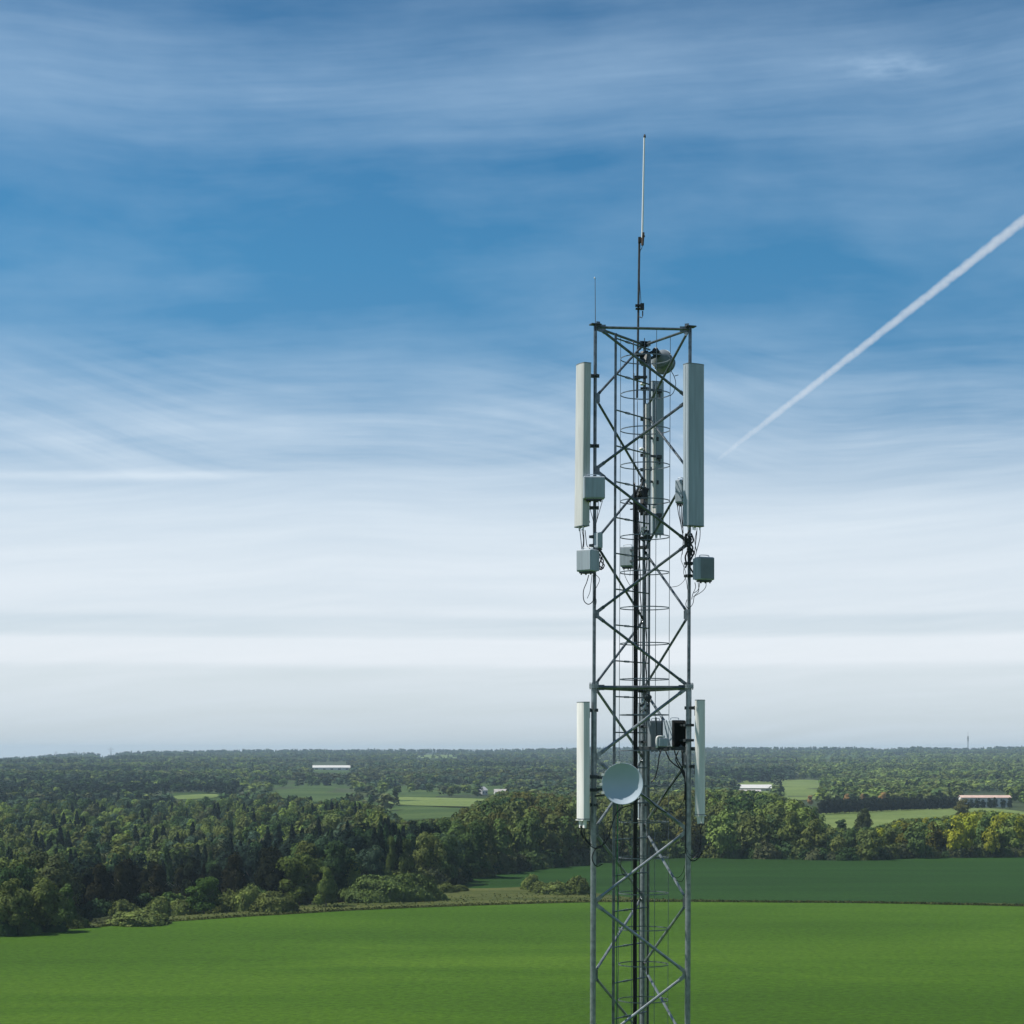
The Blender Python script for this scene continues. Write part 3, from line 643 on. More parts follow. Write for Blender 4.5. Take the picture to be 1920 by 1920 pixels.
# ------------------------------------------------------------------ the mast
YL, YR, YB = 28.50, 28.64, 29.75
LEAN = .0037
def lean(v): v = Vector(v); return Vector((v.x+LEAN*(v.z-36.0), v.y, v.z))
LX, RX, BX = (1113.8-960)/F*YL, (1291.5-960)/F*YR, (1206.5-960)/F*YB
LEG = {'L': (LX, YL), 'R': (RX, YR), 'B': (BX, YB)}
Z0 = CZ+(HOR-610)/F*YL; HS = 135.3/F*YL
def lev(k): return Z0-HS*k
def P(leg, z): x, y = LEG[leg]; return lean((x, y, z))
KB = int(Z0/HS)
tower = empty('lattice_mast', (BX-.1, 29.0, 0)); tag(tower, 'tall three-legged galvanised lattice mast rising from the green field', 'mast')
def tpart(b, name, m, parent=None, smooth=False):           # mast parts are modelled in place, then hung under the mast's base
    o = b.build(name, m, None, smooth); o.parent = parent or tower
    o.matrix_parent_inverse = Matrix.Translation(-tower.location) if parent is None else Matrix.Identity(4); return o
def legr(z): return .027 if z > lev(5) else .043
for lg in 'LRB':
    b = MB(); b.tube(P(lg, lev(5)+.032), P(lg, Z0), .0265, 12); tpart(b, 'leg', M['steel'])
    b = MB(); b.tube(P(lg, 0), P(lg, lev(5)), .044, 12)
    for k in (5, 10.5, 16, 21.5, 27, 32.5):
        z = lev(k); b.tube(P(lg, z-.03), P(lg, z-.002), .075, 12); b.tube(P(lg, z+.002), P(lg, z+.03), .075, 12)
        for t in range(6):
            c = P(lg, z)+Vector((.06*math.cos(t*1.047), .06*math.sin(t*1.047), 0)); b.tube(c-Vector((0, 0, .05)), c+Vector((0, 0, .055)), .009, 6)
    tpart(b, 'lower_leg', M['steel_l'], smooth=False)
    c = P(lg, Z0+.012); b = MB(); b.box(c, (.16, .12, .018), Matrix.Rotation(R(20), 3, 'Z')); b.box(c-Vector((0, 0, .05)), (.02, .1, .09)); tpart(b, 'top_plate', M['steel_dark'])
def brace(a, b_, za, zb, r):
    p, q = P(a, za), P(b_, zb); d = (q-p); l = d.length; d.normalize(); m = MB()
    p1 = p+d*.10; q1 = q-d*.10
    m.tube(p1+d*.05, q1-d*.05, r, 8)
    side = Vector((d.x, d.y, 0)).normalized().cross(Vector((0, 0, 1)))
    m.bar(p+d*.02, p1+d*.09, .010, r*2.5, up=side.cross(d)); m.bar(q1-d*.09, q-d*.02, .010, r*2.5, up=side.cross(d))
    for c in (p+d*.07, q-d*.07): m.tube(c-side*.02, c+side*.02, .014, 6)
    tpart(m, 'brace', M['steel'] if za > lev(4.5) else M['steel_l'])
r = .0215
for k in range(0, KB):
    rr = r if k < 5 else .024
    if k % 2 == 0:
        brace('L', 'R', lev(k), lev(k+1), rr); brace('B', 'L', lev(k), lev(k+1), rr*.9); brace('R', 'B', lev(k), lev(k+1), rr*.9)
    else:
        brace('R', 'L', lev(k), lev(k+1), rr); brace('L', 'B', lev(k), lev(k+1), rr*.9); brace('B', 'R', lev(k), lev(k+1), rr*.9)
for k, rr in ((0, .021), (5, .030), (10.5, .03)):
    for a, b_ in (('L', 'R'), ('L', 'B'), ('R', 'B')):
        z = lev(k)-.02 if k else Z0-.03; m = MB(); p, q = P(a, z), P(b_, z); m.tube(p, q, rr, 8)
        d = (q-p).normalized()
        for c in (p+d*.10, q-d*.10): m.bar(c-d*.06, c+d*.06, .014, .085)
        tpart(m, 'ring_beam', M['steel'])
# gusset plates at the nodes of the legs
for lg, ks in (('L', range(0, 12)), ('R', range(0, 12)), ('B', range(0, 12))):
    for k in ks:
        m = MB(); c = P(lg, lev(k)); cx = Vector((BX*.33+(LX+RX)*.335, 28.95, c.z)); d = (cx-c).normalized(); m.bar(c+d*.02, c+d*.085, .012, .13); tpart(m, 'gusset', M['steel'])
# cable ladder inside the left-rear face
LA = ((1152.0-960)/F*28.78, 28.78); LB = ((1216.5-960)/F*29.62, 29.62)
lad = tag(empty('ladder'), None); lad.parent = tower; lad.matrix_parent_inverse = Matrix.Translation(-tower.location)
for nm, (x, y), rr in (('rail', LA, .019), ('rail', LB, .017)):
    m = MB(); m.bar(lean((x, y, lev(5))), lean((x, y, Z0-.06 if (x, y) == LA else Z0-.22)), rr*2, rr*2); m.bar(lean((x, y, .1)), lean((x, y, lev(5))), rr*2.7, rr*2.3); tpart(m, nm, M['steel'], lad)
zz = CZ+(HOR-634)/F*28.78; m = MB(); m2 = MB()
while zz > .3:
    p, q = lean((*LA, zz)), lean((*LB, zz)); (m if zz > 29 else m2).tube(p, q, .0115, 6)
    d = (q-p).normalized(); (m if zz > 29 else m2).bar(p+d*.30, p+d*.42, .026, .03)
    zz -= 67.2/F*28.78
for part, k in ((m, 0), (m2, 1)): tpart(part, 'rungs', M['steel'], lad)
# climbing cage
CXc, CYc, CR = (1208-960)/F*29.12, 29.12, .388
cage = empty('safety_cage'); cage.parent = tower; cage.matrix_parent_inverse = Matrix.Translation(-tower.location)
zz = CZ+(HOR-673)/F*CYc
while zz > 1.5:
    m = MB(); c = lean((CXc, CYc, zz)); N = 40
    out = []
    vs = []; fs = []
    for i in range(N):
        t = 6.28318*i/N; u = Vector((math.cos(t), math.sin(t), 0))
        for rr, hz in ((CR-.003, -.008), (CR+.003, -.008), (CR+.003, .008), (CR-.003, .008)): vs.append(c+u*rr+Vector((0, 0, hz)))
    for i in range(N):
        for k in range(4): j = (i+1) % N; fs.append((i*4+k, j*4+k, j*4+(k+1) % 4, i*4+(k+1) % 4))
    m.add(vs, fs); tpart(m, 'hoop', M['strap'], cage); zz -= 66.8/F*29.1
for t, ztop in ((180, 630), (238, 640), (292, 618), (2, 632), (80, 640)):
    x, y = CXc+CR*math.cos(R(t)), CYc+CR*math.sin(R(t)); m = MB(); m.bar(lean((x, y, 1.5)), lean((x, y, CZ+(HOR-ztop)/F*y)), .016, .008); tpart(m, 'strap', M['strap'], cage)

# ------------------------------------------------------------------ antennas and boxes on the mast
def panel(px, py_top, py_bot, Y, w, d, deg, label, group, legk=None, m='white', tilt=0.0, br=(.12, .5, .93), nconn=4, lower_conn='conn'):
    zt = CZ+(HOR-py_top)/F*Y; zb = CZ+(HOR-py_bot)/F*Y; h = zt-zb
    root = empty('panel_antenna', ((px-960)/F*Y, Y, zb), R(deg)); root.rotation_euler = (R(tilt), 0, R(deg)); tag(root, label, 'antenna', group)
    b = MB(); prof = []; c = .022
    prof = [(-w/2, d/2), (-w/2, -d/2+c*1.6), (-w/2+c*.5, -d/2+c*.55), (-w/2+c*1.6, -d/2), (-w*.2, -d/2-.008), (0, -d/2-.011), (w*.2, -d/2-.008), (w/2-c*1.6, -d/2), (w/2-c*.5, -d/2+c*.55), (w/2, -d/2+c*1.6), (w/2, d/2)]
    n = len(prof)
    b.add([(x, y, .012) for x, y in prof]+[(x, y, h-.012) for x, y in prof], [(i, (i+1) % n, (i+1) % n+n, i+n) for i in range(n)]+[tuple(range(n-1, -1, -1)), tuple(range(n, 2*n))])
    for s in (-1, 1): b.box((s*(w/2+.0015), d*.1, h/2), (.005, d*.12, h-.05))
    b.build('radome', M[m], root)
    for z, nm in ((.0055, 'end_cap'), (h-.0055, 'end_cap')):
        q = MB(); q.add([(x*1.02, y*1.03, z-.006) for x, y in prof]+[(x*1.02, y*1.03, z+.006) for x, y in prof], [(i, (i+1) % n, (i+1) % n+n, i+n) for i in range(n)]+[tuple(range(n-1, -1, -1)), tuple(range(n, 2*n))]); q.build(nm, M['greyd'], root)
    MB().box((0, d/2+.012, h/2), (w*.55, .024, h*.96)).build('back_channel', M['grey'], root)
    for i in range(nconn):
        q = MB(); x = (-.5+(i+.5)/nconn)*w*.8; y = (-1)**i*d*.15; q.lathe([(0.001, -.055), (.011, -.055), (.011, -.02), (.016, -.02), (.016, 0)], 10, Matrix.Translation((x, y, 0))); q.build('connector', M[lower_conn], root)
    if nconn < 4 and h > 1.2:
        q = MB(); q.bar((-w*.3, 0, 0), (-w*.22, 0, -.13), .035, .05); q.bar((w*.3, 0, 0), (w*.22, 0, -.13), .035, .05); q.box((0, 0, -.012), (w*.95, d*1.1, .014)); q.build('mounting_foot', M['white'], root)
    if legk:
        inv = Euler(root.rotation_euler).to_matrix().inverted()
        for f_ in br:
            z = f_*h; gz = zb+z; tgt = inv @ (P(legk, gz)-Vector(root.location)); q = MB()
            q.bar((0, d/2+.024, z), (0, d/2+.07, z), .07, .06); q.bar((-.0, d/2+.06, z), tgt, .03, .035); q.box(tgt, (.13, .035, .05), Matrix.Rotation(R(-deg), 3, 'Z')); q.box(tgt, (.03, .16, .035), Matrix.Rotation(R(-deg+20), 3, 'Z'))
            q.bar((0, d/2+.06, z), (0, d/2+.06, z-.12), .02, .02)
            q.build('bracket', M['steel_dark'], root)
    return root
panel(1090, 682, 988, 28.44, .285, .125, -64, 'tall white panel antenna at upper left of the mast facing left', 'tall panel antennas high on the mast', 'L', m='ivory', tilt=-.7)
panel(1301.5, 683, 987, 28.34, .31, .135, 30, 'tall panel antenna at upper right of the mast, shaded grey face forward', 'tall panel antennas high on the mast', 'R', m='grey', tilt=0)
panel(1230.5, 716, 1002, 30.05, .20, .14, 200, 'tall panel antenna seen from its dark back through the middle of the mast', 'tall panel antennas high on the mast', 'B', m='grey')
panel(1092.5, 1316, 1536, 28.40, .235, .11, -62, 'shorter bright white panel antenna at lower left of the mast', 'shorter panel antennas lower on the mast', 'L', br=(.12, .93), nconn=3)
panel(1313.5, 1312, 1528, 28.55, .165, .085, 45, 'shorter grey panel antenna at lower right of the mast', 'shorter panel antennas lower on the mast', 'R', m='white', br=(.42, .93), nconn=2)
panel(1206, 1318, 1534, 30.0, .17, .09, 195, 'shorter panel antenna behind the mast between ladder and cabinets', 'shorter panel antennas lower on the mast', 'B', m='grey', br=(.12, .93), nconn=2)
# two added white strips painting the sunlit left side of the rear panel
for px, t, b_, w, lab in ((1213, 757, 930, .055, 'longer of the two added white strips for the sunlit rear panel side, on the left'), (1226.5, 800, 948, .06, 'shorter of the two added white strips for the sunlit rear panel side, on the right')):
    panel(px, t, b_, 29.60 if px < 1220 else 29.9, w, .05, -35, lab, 'added white strips for the sunlit rear panel side', 'B', br=(.3, .85), nconn=1)

def radio(px, pyt, pyb, Y, w, d, deg, label, m='grey', group='radio units on the mast', legk='L', fins=True, handle=True, nconn=5, front=None, arm=True):
    zt = CZ+(HOR-pyt)/F*Y; zb = CZ+(HOR-pyb)/F*Y; h = zt-zb
    root = empty('radio_unit', ((px-960)/F*Y, Y, zb), R(deg)); tag(root, label, 'radio unit', group)
    b = MB(); b.box((0, 0, h/2), (w, d, h), bev=.012); b.build('casing', M[m], root)
    q = MB(); q.box((0, -d/2-.004, h/2), (w*.9, .008, h*.88), bev=.003)
    q.build('cover', M[front or m], root)
    if fins:
        q = MB(); n = int(w/.022)
        for i in range(n): q.box((-w/2+w*(i+.5)/n, d/2+.02, h/2), (.005, .04, h*.92))
        q.build('cooling_fins', M[m], root)
    if handle:
        q = MB(); q.path(curve_pts([(-w*.3, 0, h-.005), (-w*.27, 0, h+.03), (w*.27, 0, h+.03), (w*.3, 0, h-.005)], 5), .006, 6); q.build('handle', M['grey'], root)
    for i in range(nconn):
        q = MB(); q.lathe([(.001, -.045), (.012, -.045), (.012, -.01), (.016, -.01), (.016, .004)], 8, Matrix.Translation(((-.5+(i+.5)/nconn)*w*.8, ((i % 2)-.5)*d*.3, 0))); q.build('connector', M['black'], root)
    MB().box((0, d*.02, -.014), (w*.72, d*.8, .022)).build('base_plate', M['steel_dark'], root)
    if arm:
        inv = Euler(root.rotation_euler).to_matrix().inverted(); q = MB()
        for f_ in (.25, .8):
            tgt = inv @ (P(legk, zb+f_*h)-Vector(root.location)); q.bar((0, d/2 if tgt.y > 0 else 0, f_*h), tgt, .035, .03); q.box(tgt, (.12, .12, .04))
        q.build('bracket', M['steel_dark'], root)
    return root
radio(1113.5, 894, 936, 28.30, .325, .15, 4, 'blue grey box on the left leg level with the foot of the upper left antenna')
radio(1122.5, 998, 1028, 28.33, .095, .10, -48, 'small white box on the left leg just below the upper left antenna', nconn=2, handle=False, fins=False)
radio(1101, 1031, 1072, 28.30, .275, .195, -36, 'pale square box with grey side left of the left leg, below the small white box')
radio(1320.5, 1045, 1088, 28.42, .265, .175, 26, 'dark faced box hanging outside the right leg below the upper right antenna', legk='R', front='greyd', m='grey')
radio(1276, 900, 944, 28.85, .13, .13, -30, 'pale box tucked behind the upper right antenna against the leg', legk='R', nconn=4)
radio(1177, 1025, 1063, 30.25, .22, .14, -25, 'pale grey box on the far side of the mast seen through the ladder', legk='B', nconn=3)
radio(1229, 1351, 1404, 29.2, .215, .14, 12, 'dark grey box between the ladder and the black finned cabinet', m='greyd', legk='B', group='cabinets on the lower platform')
radio(1265, 1350, 1401, 28.95, .235, .235, 27, 'black finned cabinet with a pale left side beside the right leg', m='grey', front='fins', legk='R', group='cabinets on the lower platform')
radio(1240.5, 1384, 1400, 28.75, .17, .11, 28, 'small grey box with a white pipe elbow in front of the cabinets', legk='B', handle=False, fins=False, nconn=2, arm=False, group='cabinets on the lower platform')
# the black front fins of the big cabinet
Yc = 28.95; h = (1401-1350)/F*Yc; ob = [o for o in bpy.data.objects if o.get('label', '').startswith('black finned')][0]
q = MB()
for i in range(11): q.box((-.105+.021*i, -.135, h/2), (.006, .05, h*.9))
q.box((0, -.118, h/2), (.232, .02, h*.97)); q.build('front_fins', M['fins'], ob)
ob = [o for o in bpy.data.objects if o.get('label', '').startswith('small grey box with')][0]
q = MB(); q.path(curve_pts([(-.10, -.02, -.02), (-.10, -.02, .10), (-.085, -.02, .145), (-.04, -.02, .155), (.04, -.02, .155)], 6), .019, 10); q.build('pipe_elbow', M['white'], ob, True)
# platform arm that carries the lower cabinets
plat = tag(empty('support_frame', at(1246, 1404, 28.9)), 'black horizontal steel arm carrying the cabinets below the lower ring beam', 'support frame')
pb = MB(); o_ = Vector(plat.location)
pb.bar(at(1190, 1403, 29.3)-o_, at(1304, 1404, 28.62)-o_, .05, .055); pb.bar(at(1215, 1402, 29.35)-o_, at(1290, 1402, 29.05)-o_, .045, .045); pb.bar(at(1190, 1403, 29.3)-o_, P('B', at(0, 1403, 29.3).z)-o_, .04, .05)
pb.build('arm', M['steel_dark'], plat)
pb = MB(); pb.bar(at(1279, 1404, 28.8)-o_, at(1281, 1440, 28.8)-o_, .03, .03); pb.bar(at(1232, 1404, 28.9)-o_, at(1230, 1345, 28.9)-o_, .02, .02); pb.bar(at(1240, 1404, 28.9)-o_, at(1241, 1345, 28.9)-o_, .014, .014); pb.build('upright', M['steel_dark'], plat)

# dishes
def dish(px, py, Y, rad, deg, pitch, label, kind):
    c = at(px, py, Y); root = empty('dish_antenna', c, R(deg)); root.rotation_euler = (R(pitch), 0, R(deg)); tag(root, label, 'dish antenna')
    T = Matrix.Rotation(R(90), 4, 'X')                      # local z of the profile -> local -y (towards the viewer when unturned)
    if kind == 'open':
        b = MB(); prof = [(.001, -.085)]+[(rad*.97*i/12, -.085+.085*(i/12)**2) for i in range(1, 13)]+[(rad, .004), (rad, -.012), (rad*.97, -.018)]+[(rad*.97*i/12, -.105+.085*(i/12)**2) for i in range(11, 0, -1)]+[(.001, -.105)]
        b.lathe(prof, 56, T); b.build('reflector', M['dishw'], root, True)
        q = MB(); q.lathe([(.001, -.26), (.07, -.26), (.085, -.11), (.001, -.10)], 20, T); q.build('hub', M['greyd'], root, True)
        q = MB()
        for t in (100, 155, 182, 205): q.box((rad*1.03*math.cos(R(t)), 0.01, rad*1.03*math.sin(R(t))), (.045, .04, .035))
        q.build('rim_clip', M['white'], root)
    else:
        b = MB(); prof = [(.001, .13), (rad*.9, .12), (rad, .11), (rad, -.07), (rad*.96, -.10), (rad*.55, -.17), (rad*.32, -.20), (.001, -.20)]
        b.lathe(prof, 44, T); b.build('shroud', M['greyd'], root, False)
        q = MB(); q.lathe([(rad, .08), (rad*1.035, .08), (rad*1.035, .11), (rad, .11)], 44, T); q.lathe([(rad, -.08), (rad*1.03, -.08), (rad*1.03, -.05), (rad, -.05)], 44, T); q.build('rim', M['strap'], root)
        q = MB(); q.lathe([(.001, -.34), (.05, -.34), (.05, -.2), (.001, -.2)], 16, T); q.box((0, .27, -.02), (.12, .07, .05)); q.build('hub', M['steel_dark'], root)
    return root
M['dishw'] = mat('dish_enamel', (.42, .50, .58), .4, 0, .03, 4)
dd = dish(1167, 1469.5, 28.15, .316, -12, 0, 'round pale blue dish antenna on the lower mast beside the left leg', 'open')
inv = Euler(dd.rotation_euler).to_matrix().inverted(); q = MB(); tg = inv @ (P('L', dd.location.z)-dd.location)
for z in (-.10, .10): q.bar((0, .18, z*.5), (tg.x, tg.y, z), .04, .04); q.box((tg.x, tg.y, z), (.13, .13, .05))
q.bar((-.25, .05, -.17), (tg.x, tg.y, -.2), .025, .025)
q.build('mount', M['steel_dark'], dd)
d2 = dish(1243, 678, 30.0, .168, 152, 22, 'small dark grey drum dish seen from behind near the mast top', 'drum')
inv = Euler(d2.rotation_euler).to_matrix().inverted(); q = MB(); tg = inv @ (P('B', d2.location.z)-d2.location)
for z in (-.05, .06): q.bar((0, .25, z), (tg.x, tg.y, tg.z+z), .035, .035)
q.box(tg, (.12, .12, .2)); q.build('mount', M['steel_dark'], d2)

# rod antenna on its pole
p0, p1 = at(1194.5, 746, 29.72), at(1198.8, 452, 29.72)
rod = tag(empty('rod_antenna', p0), 'long thin white rod antenna on a dark pole above the mast top', 'antenna'); o_ = Vector(p0)
MB().tube((0, 0, 0), p1-o_, .0185, 10).build('pole', M['steel_dark'], rod)
r0, r1 = at(1204.2, 446, 29.66), at(1208, 258, 29.66)
MB().tube(r0-o_, r1-o_, .0165, 10, .0135).build('rod', M['rod'], rod)
MB().lathe([(.001, .03), (.012, .03), (.02, .0), (.02, -.02), (.001, -.02)], 8, Matrix.Translation(r1-o_+Vector((.006, 0, .02)))).build('tip_cap', M['black'], rod)
q = MB(); q.box(at(1201, 450, 29.69)-o_, (.075, .06, .085)); q.tube(at(1206, 436, 29.66)-o_, at(1204.5, 460, 29.66)-o_, .022, 8); q.box(at(1207, 443, 29.66)-o_, (.035, .05, .02)); q.build('clamp', M['rust'], rod)
q = MB(); q.box(at(1197, 573, 29.7)-o_, (.10, .07, .03)); q.box(at(1197, 579, 29.7)-o_, (.09, .07, .02)); q.box(at(1204, 575, 29.65)-o_, (.06, .06, .10)); q.tube(at(1205, 583, 29.65)-o_, at(1205, 592, 29.65)-o_, .011, 6); q.build('amplifier', M['black'], rod)
for y in (665, 708): q = MB(); q.bar(at(1190, y, 29.7)-o_, at(1213, y-1, 29.72)-o_, .04, .04); q.box(at(1195, y, 29.7)-o_, (.09, .1, .045)); q.build('clamp', M['steel_dark'], rod)
q = MB(); q.path(curve_pts([at(1205, 592, 29.65)-o_, at(1203, 596, 29.65)-o_, at(1199, 594, 29.66)-o_, at(1197, 600, 29.68)-o_], 6), .006, 6); q.path(curve_pts([at(1205, 458, 29.66)-o_, at(1203, 466, 29.66)-o_, at(1200, 474, 29.69)-o_, at(1199, 520, 29.69)-o_, at(1202, 570, 29.67)-o_], 6), .0055, 5); q.build('lead', M['cable'], rod)
p0 = P('L', Z0+.02); lr = tag(empty('lightning_rod', p0), 'short hair-thin rod standing on the left top corner of the mast', 'lightning rod'); e_ = at(1115.8, 521, YL)-p0
MB().tube((0, 0, 0), e_, .0075, 6, .005).build('rod', M['strap'], lr); MB().lathe([(.001, .014), (.011, .008), (.011, -.008), (.001, -.014)], 8, Matrix.Translation(e_+Vector((-.006, 0, 0)))).build('tip', M['white'], lr)
# lamps on the rear leg (unlit obstruction lights)
for i, (px, py) in enumerate(((1205, 720), (1203, 842))):
    c = at(px, py, 29.6); o = tag(empty('mast_fitting', c), 'small white oval fitting on the rear leg, %s' % ('upper one below the drum dish' if i == 0 else 'lower one beside the slim white strips'), 'fitting', 'white fittings on the rear leg')
    MB().lathe([(.001, .024), (.03, .02), (.044, 0), (.03, -.02), (.001, -.024)], 14).build('cap', M['white'], o, True); MB().bar((0, 0, 0), P('B', c.z)-c, .02, .02).build('arm', M['steel_dark'], o)

# cables
def cable(paths, r, label, group='cables on the mast', m='cable', cat='cable', name='cable'):
    o0 = Vector(paths[0][0]); root = None; b = MB()
    for p in paths: b.path([Vector(q)-o0 for q in curve_pts(p, 8)], r, 6)
    o = b.build(name, M[m], None, True); o.location = o0; tag(o, label, cat, group); return o
def down(px, py0, Y, jx=.6, step=70, end=2400, leanpx=-.0035, seed=0):
    rr = random.Random(seed); pts = []; y = py0
    while y < end: pts.append(at(px+leanpx*(y-py0)+(rr.random()-.5)*jx, y, Y)); y += step
    g = pts[-1]; pts.append(Vector((g.x, g.y, g.z-1)))
    return pts
EG = 5900
cable([down(1190.3-.6+i*1.3, 905+i*9, 29.25+.02*(i % 2), .9, 60, 3600, -.0022, i) for i in range(5)], .0125, 'thick black cable bundle running down beside the rear leg', name='cable_bundle')
cable([down(1195.5, 910, 29.45, 1.5, 45, 1420, -.002, 11), down(1201, 930, 29.6, 4.0, 30, 1300, 0, 12), down(1212, 940, 29.6, 3.5, 34, 1290, 0, 13), down(1198, 960, 29.5, 4.5, 28, 1120, 0, 14)], .009, 'loose thin cables wandering along the rear leg')
cable([down(1199.5, 1500, 29.5, .5, 80, 3600, -.003, 17), down(1215, 1400, 29.6, .6, 70, 3600, -.003, 18)], .008, 'pair of thin cables tied down the lower rear leg')
cable([down(1157.5, 1470, 28.8, 2.6, 44, 3400, -.0025, 21)], .007, 'thin green cable hanging along the left ladder rail', m='green')
cable([down(1158, 1500, 28.85, 3.0, 60, 3400, -.002, 22)], .006, 'thin dark cable twisting along the left ladder rail')
cable([down(1190, 700, 29.3, 2.0, 50, 900, 0, 31), down(1196, 750, 29.5, 2.4, 60, 960, .003, 32), down(1187, 640, 29.2, 1.4, 60, 905, .004, 33)], .0055, 'hair-thin leads inside the upper cage')
def C(lab, *paths, r=.006, Y=28.45): return cable([[at(px, py, Y+(t[0] if t else 0)) for px, py, *t in p] for p in paths], r, lab)
C('black loop of cable hanging from the pale square box', [(1104, 1078), (1100, 1092), (1094, 1108), (1095, 1126), (1103, 1133), (1111, 1128), (1114, 1118)], r=.0075)
C('thin leads from the pale square box to the left leg', [(1110, 1078), (1108, 1095), (1106, 1110), (1101, 1122)], [(1116, 1076), (1124, 1086), (1120, 1098), (1114, 1110), (1118, 1126), (1116, 1140)], [(1112, 1078), (1113, 1092), (1117, 1108), (1113, 1132)], r=.005)
C('leads between upper left antenna and pale square box', [(1087, 992), (1089, 1010), (1091, 1030)], [(1091, 992), (1094, 1012), (1092, 1030)], [(1097, 994), (1099, 1012), (1101, 1024), (1108, 1030)], [(1094, 994), (1095, 1014), (1094, 1030)], r=.0065, Y=28.36)
C('leads fanning down from the blue grey box', [(1122, 938), (1121, 955), (1119, 975)], [(1130, 938), (1125, 955), (1118, 980), (1114, 1000)], [(1108, 938), (1107, 955), (1112, 975), (1114, 990)], [(1104, 940), (1101, 960), (1106, 980)], r=.0055, Y=28.38)
C('tangle of black leads at the joint of the pale square box', [(1121, 1030), (1130, 1040), (1127, 1052), (1133, 1060), (1127, 1068), (1120, 1062)], [(1122, 1045), (1131, 1050), (1128, 1064), (1119, 1070)], [(1118, 1032), (1127, 1044), (1124, 1060), (1132, 1066)], r=.010)
C('leads dropping from the box behind the upper right antenna', [(1270, 946), (1272, 962), (1277, 985), (1281, 1010), (1279, 1040)], [(1274, 946), (1275, 965), (1278, 990), (1282, 1012)], [(1278, 946), (1278, 970), (1280, 990)], [(1281, 946), (1280, 975), (1281, 1000)], r=.0065, Y=28.6)
C('leads from the foot of the upper right antenna to the leg', [(1307, 990), (1306, 1005), (1304, 1022), (1302, 1040)], [(1313, 990), (1312, 1010), (1307, 1030), (1303, 1045)], [(1306, 996), (1303, 1015), (1306, 1034)], r=.006, Y=28.45)
C('knot of black cables on the right leg under the upper right antenna', [(1292, 995), (1287, 1008), (1296, 1018), (1289, 1030), (1298, 1042), (1292, 1058), (1300, 1075)], [(1296, 1000), (1300, 1014), (1292, 1024), (1301, 1036), (1294, 1050)], [(1286, 1000), (1284, 1014), (1290, 1028), (1285, 1044), (1287, 1058), (1285, 1065)], [(1298, 1005), (1291, 1012), (1299, 1028), (1290, 1040), (1297, 1060)], [(1290, 1004), (1296, 1012), (1288, 1022), (1297, 1034), (1291, 1048)], r=.014, Y=28.55)
C('cable sweeping out left of the right leg under the knot', [(1281, 1028), (1277, 1048), (1281, 1060), (1286, 1076), (1283, 1088), (1272, 1098), (1258, 1101)], [(1283, 1060), (1282, 1075), (1287, 1090), (1289, 1105)], r=.0045, Y=28.55)
C('leads curling under the dark faced box', [(1324, 1090), (1323, 1101), (1315, 1110), (1300, 1119)], [(1312, 1092), (1311, 1100), (1308, 1107), (1301, 1112)], [(1303, 1092), (1304, 1102), (1299, 1114), (1297, 1124)], [(1309, 1092), (1310, 1108), (1302, 1118), (1299, 1132), (1291, 1141), (1286, 1134), (1288, 1124)], r=.0055, Y=28.42)
C('black cables crossing under the finned cabinet', [(1240, 1406), (1236, 1418), (1233, 1440), (1228, 1458), (1221, 1466)], [(1248, 1408), (1256, 1425), (1268, 1436), (1280, 1446), (1285, 1470), (1286, 1520), (1285, 1585), (1289, 1606), (1298, 1614), (1308, 1610), (1316, 1598)], [(1264, 1406), (1270, 1424), (1279, 1440), (1284, 1455), (1284, 1500)], [(1280, 1408), (1281, 1425), (1278, 1445), (1264, 1465), (1246, 1490), (1226, 1525)], [(1272, 1408), (1267, 1424), (1276, 1442), (1284, 1460)], r=.0105, Y=28.62)
C('thin loops hanging between cage and right leg', [(1284, 1470), (1282, 1500), (1270, 1518), (1252, 1521), (1238, 1516)], [(1284, 1520), (1278, 1528), (1266, 1532)], [(1284, 1862-240), (1280, 1636), (1270, 1646), (1258, 1640)], [(1284, 1640), (1279, 1652), (1268, 1651)], [(1287, 1590), (1292, 1602), (1300, 1604), (1309, 1596), (1314, 1586)], r=.0045, Y=28.6)
C('leads hanging from the foot of the lower left antenna', [(1088, 1548), (1093, 1566), (1102, 1580), (1114, 1590), (1126, 1588), (1133, 1576), (1131, 1560)], [(1096, 1548), (1095, 1562), (1100, 1575), (1109, 1584)], [(1091, 1548), (1089, 1560), (1094, 1572)], r=.0085, Y=28.4)
C('leads hanging from the foot of the lower right antenna', [(1311, 1545), (1314, 1565), (1311, 1590), (1306, 1604), (1296, 1612), (1288, 1604)], [(1316, 1545), (1314, 1560), (1313, 1585)], r=.006, Y=28.5)
C('black cable arching behind the dish to the left ladder rail', [(1200, 1496), (1186, 1508), (1168, 1514), (1155, 1526), (1146, 1550), (1140, 1570), (1131, 1584), (1118, 1590), (1110, 1608), (1118, 1624), (1130, 1620)], [(1204, 1490), (1218, 1500), (1232, 1514), (1250, 1524)], r=.009, Y=28.45)
C('wavy lead from the drum dish down the right of the cage', [(1258, 695), (1264, 706), (1267, 720), (1263, 735), (1257, 742)], [(1265, 705), (1272, 703)], r=.006, Y=29.6)
C('dark loops in the middle of the lower mast', [(1168, 1600), (1164, 1620), (1166, 1636), (1174, 1643), (1182, 1636)], [(1159, 1530), (1165, 1550), (1168, 1580), (1163, 1600)], r=.006, Y=28.9)
C('lead swinging left under the pale grey far box', [(1170, 1068), (1172, 1080), (1179, 1094), (1188, 1106)], [(1182, 1068), (1181, 1080)], r=.0045, Y=29.9)
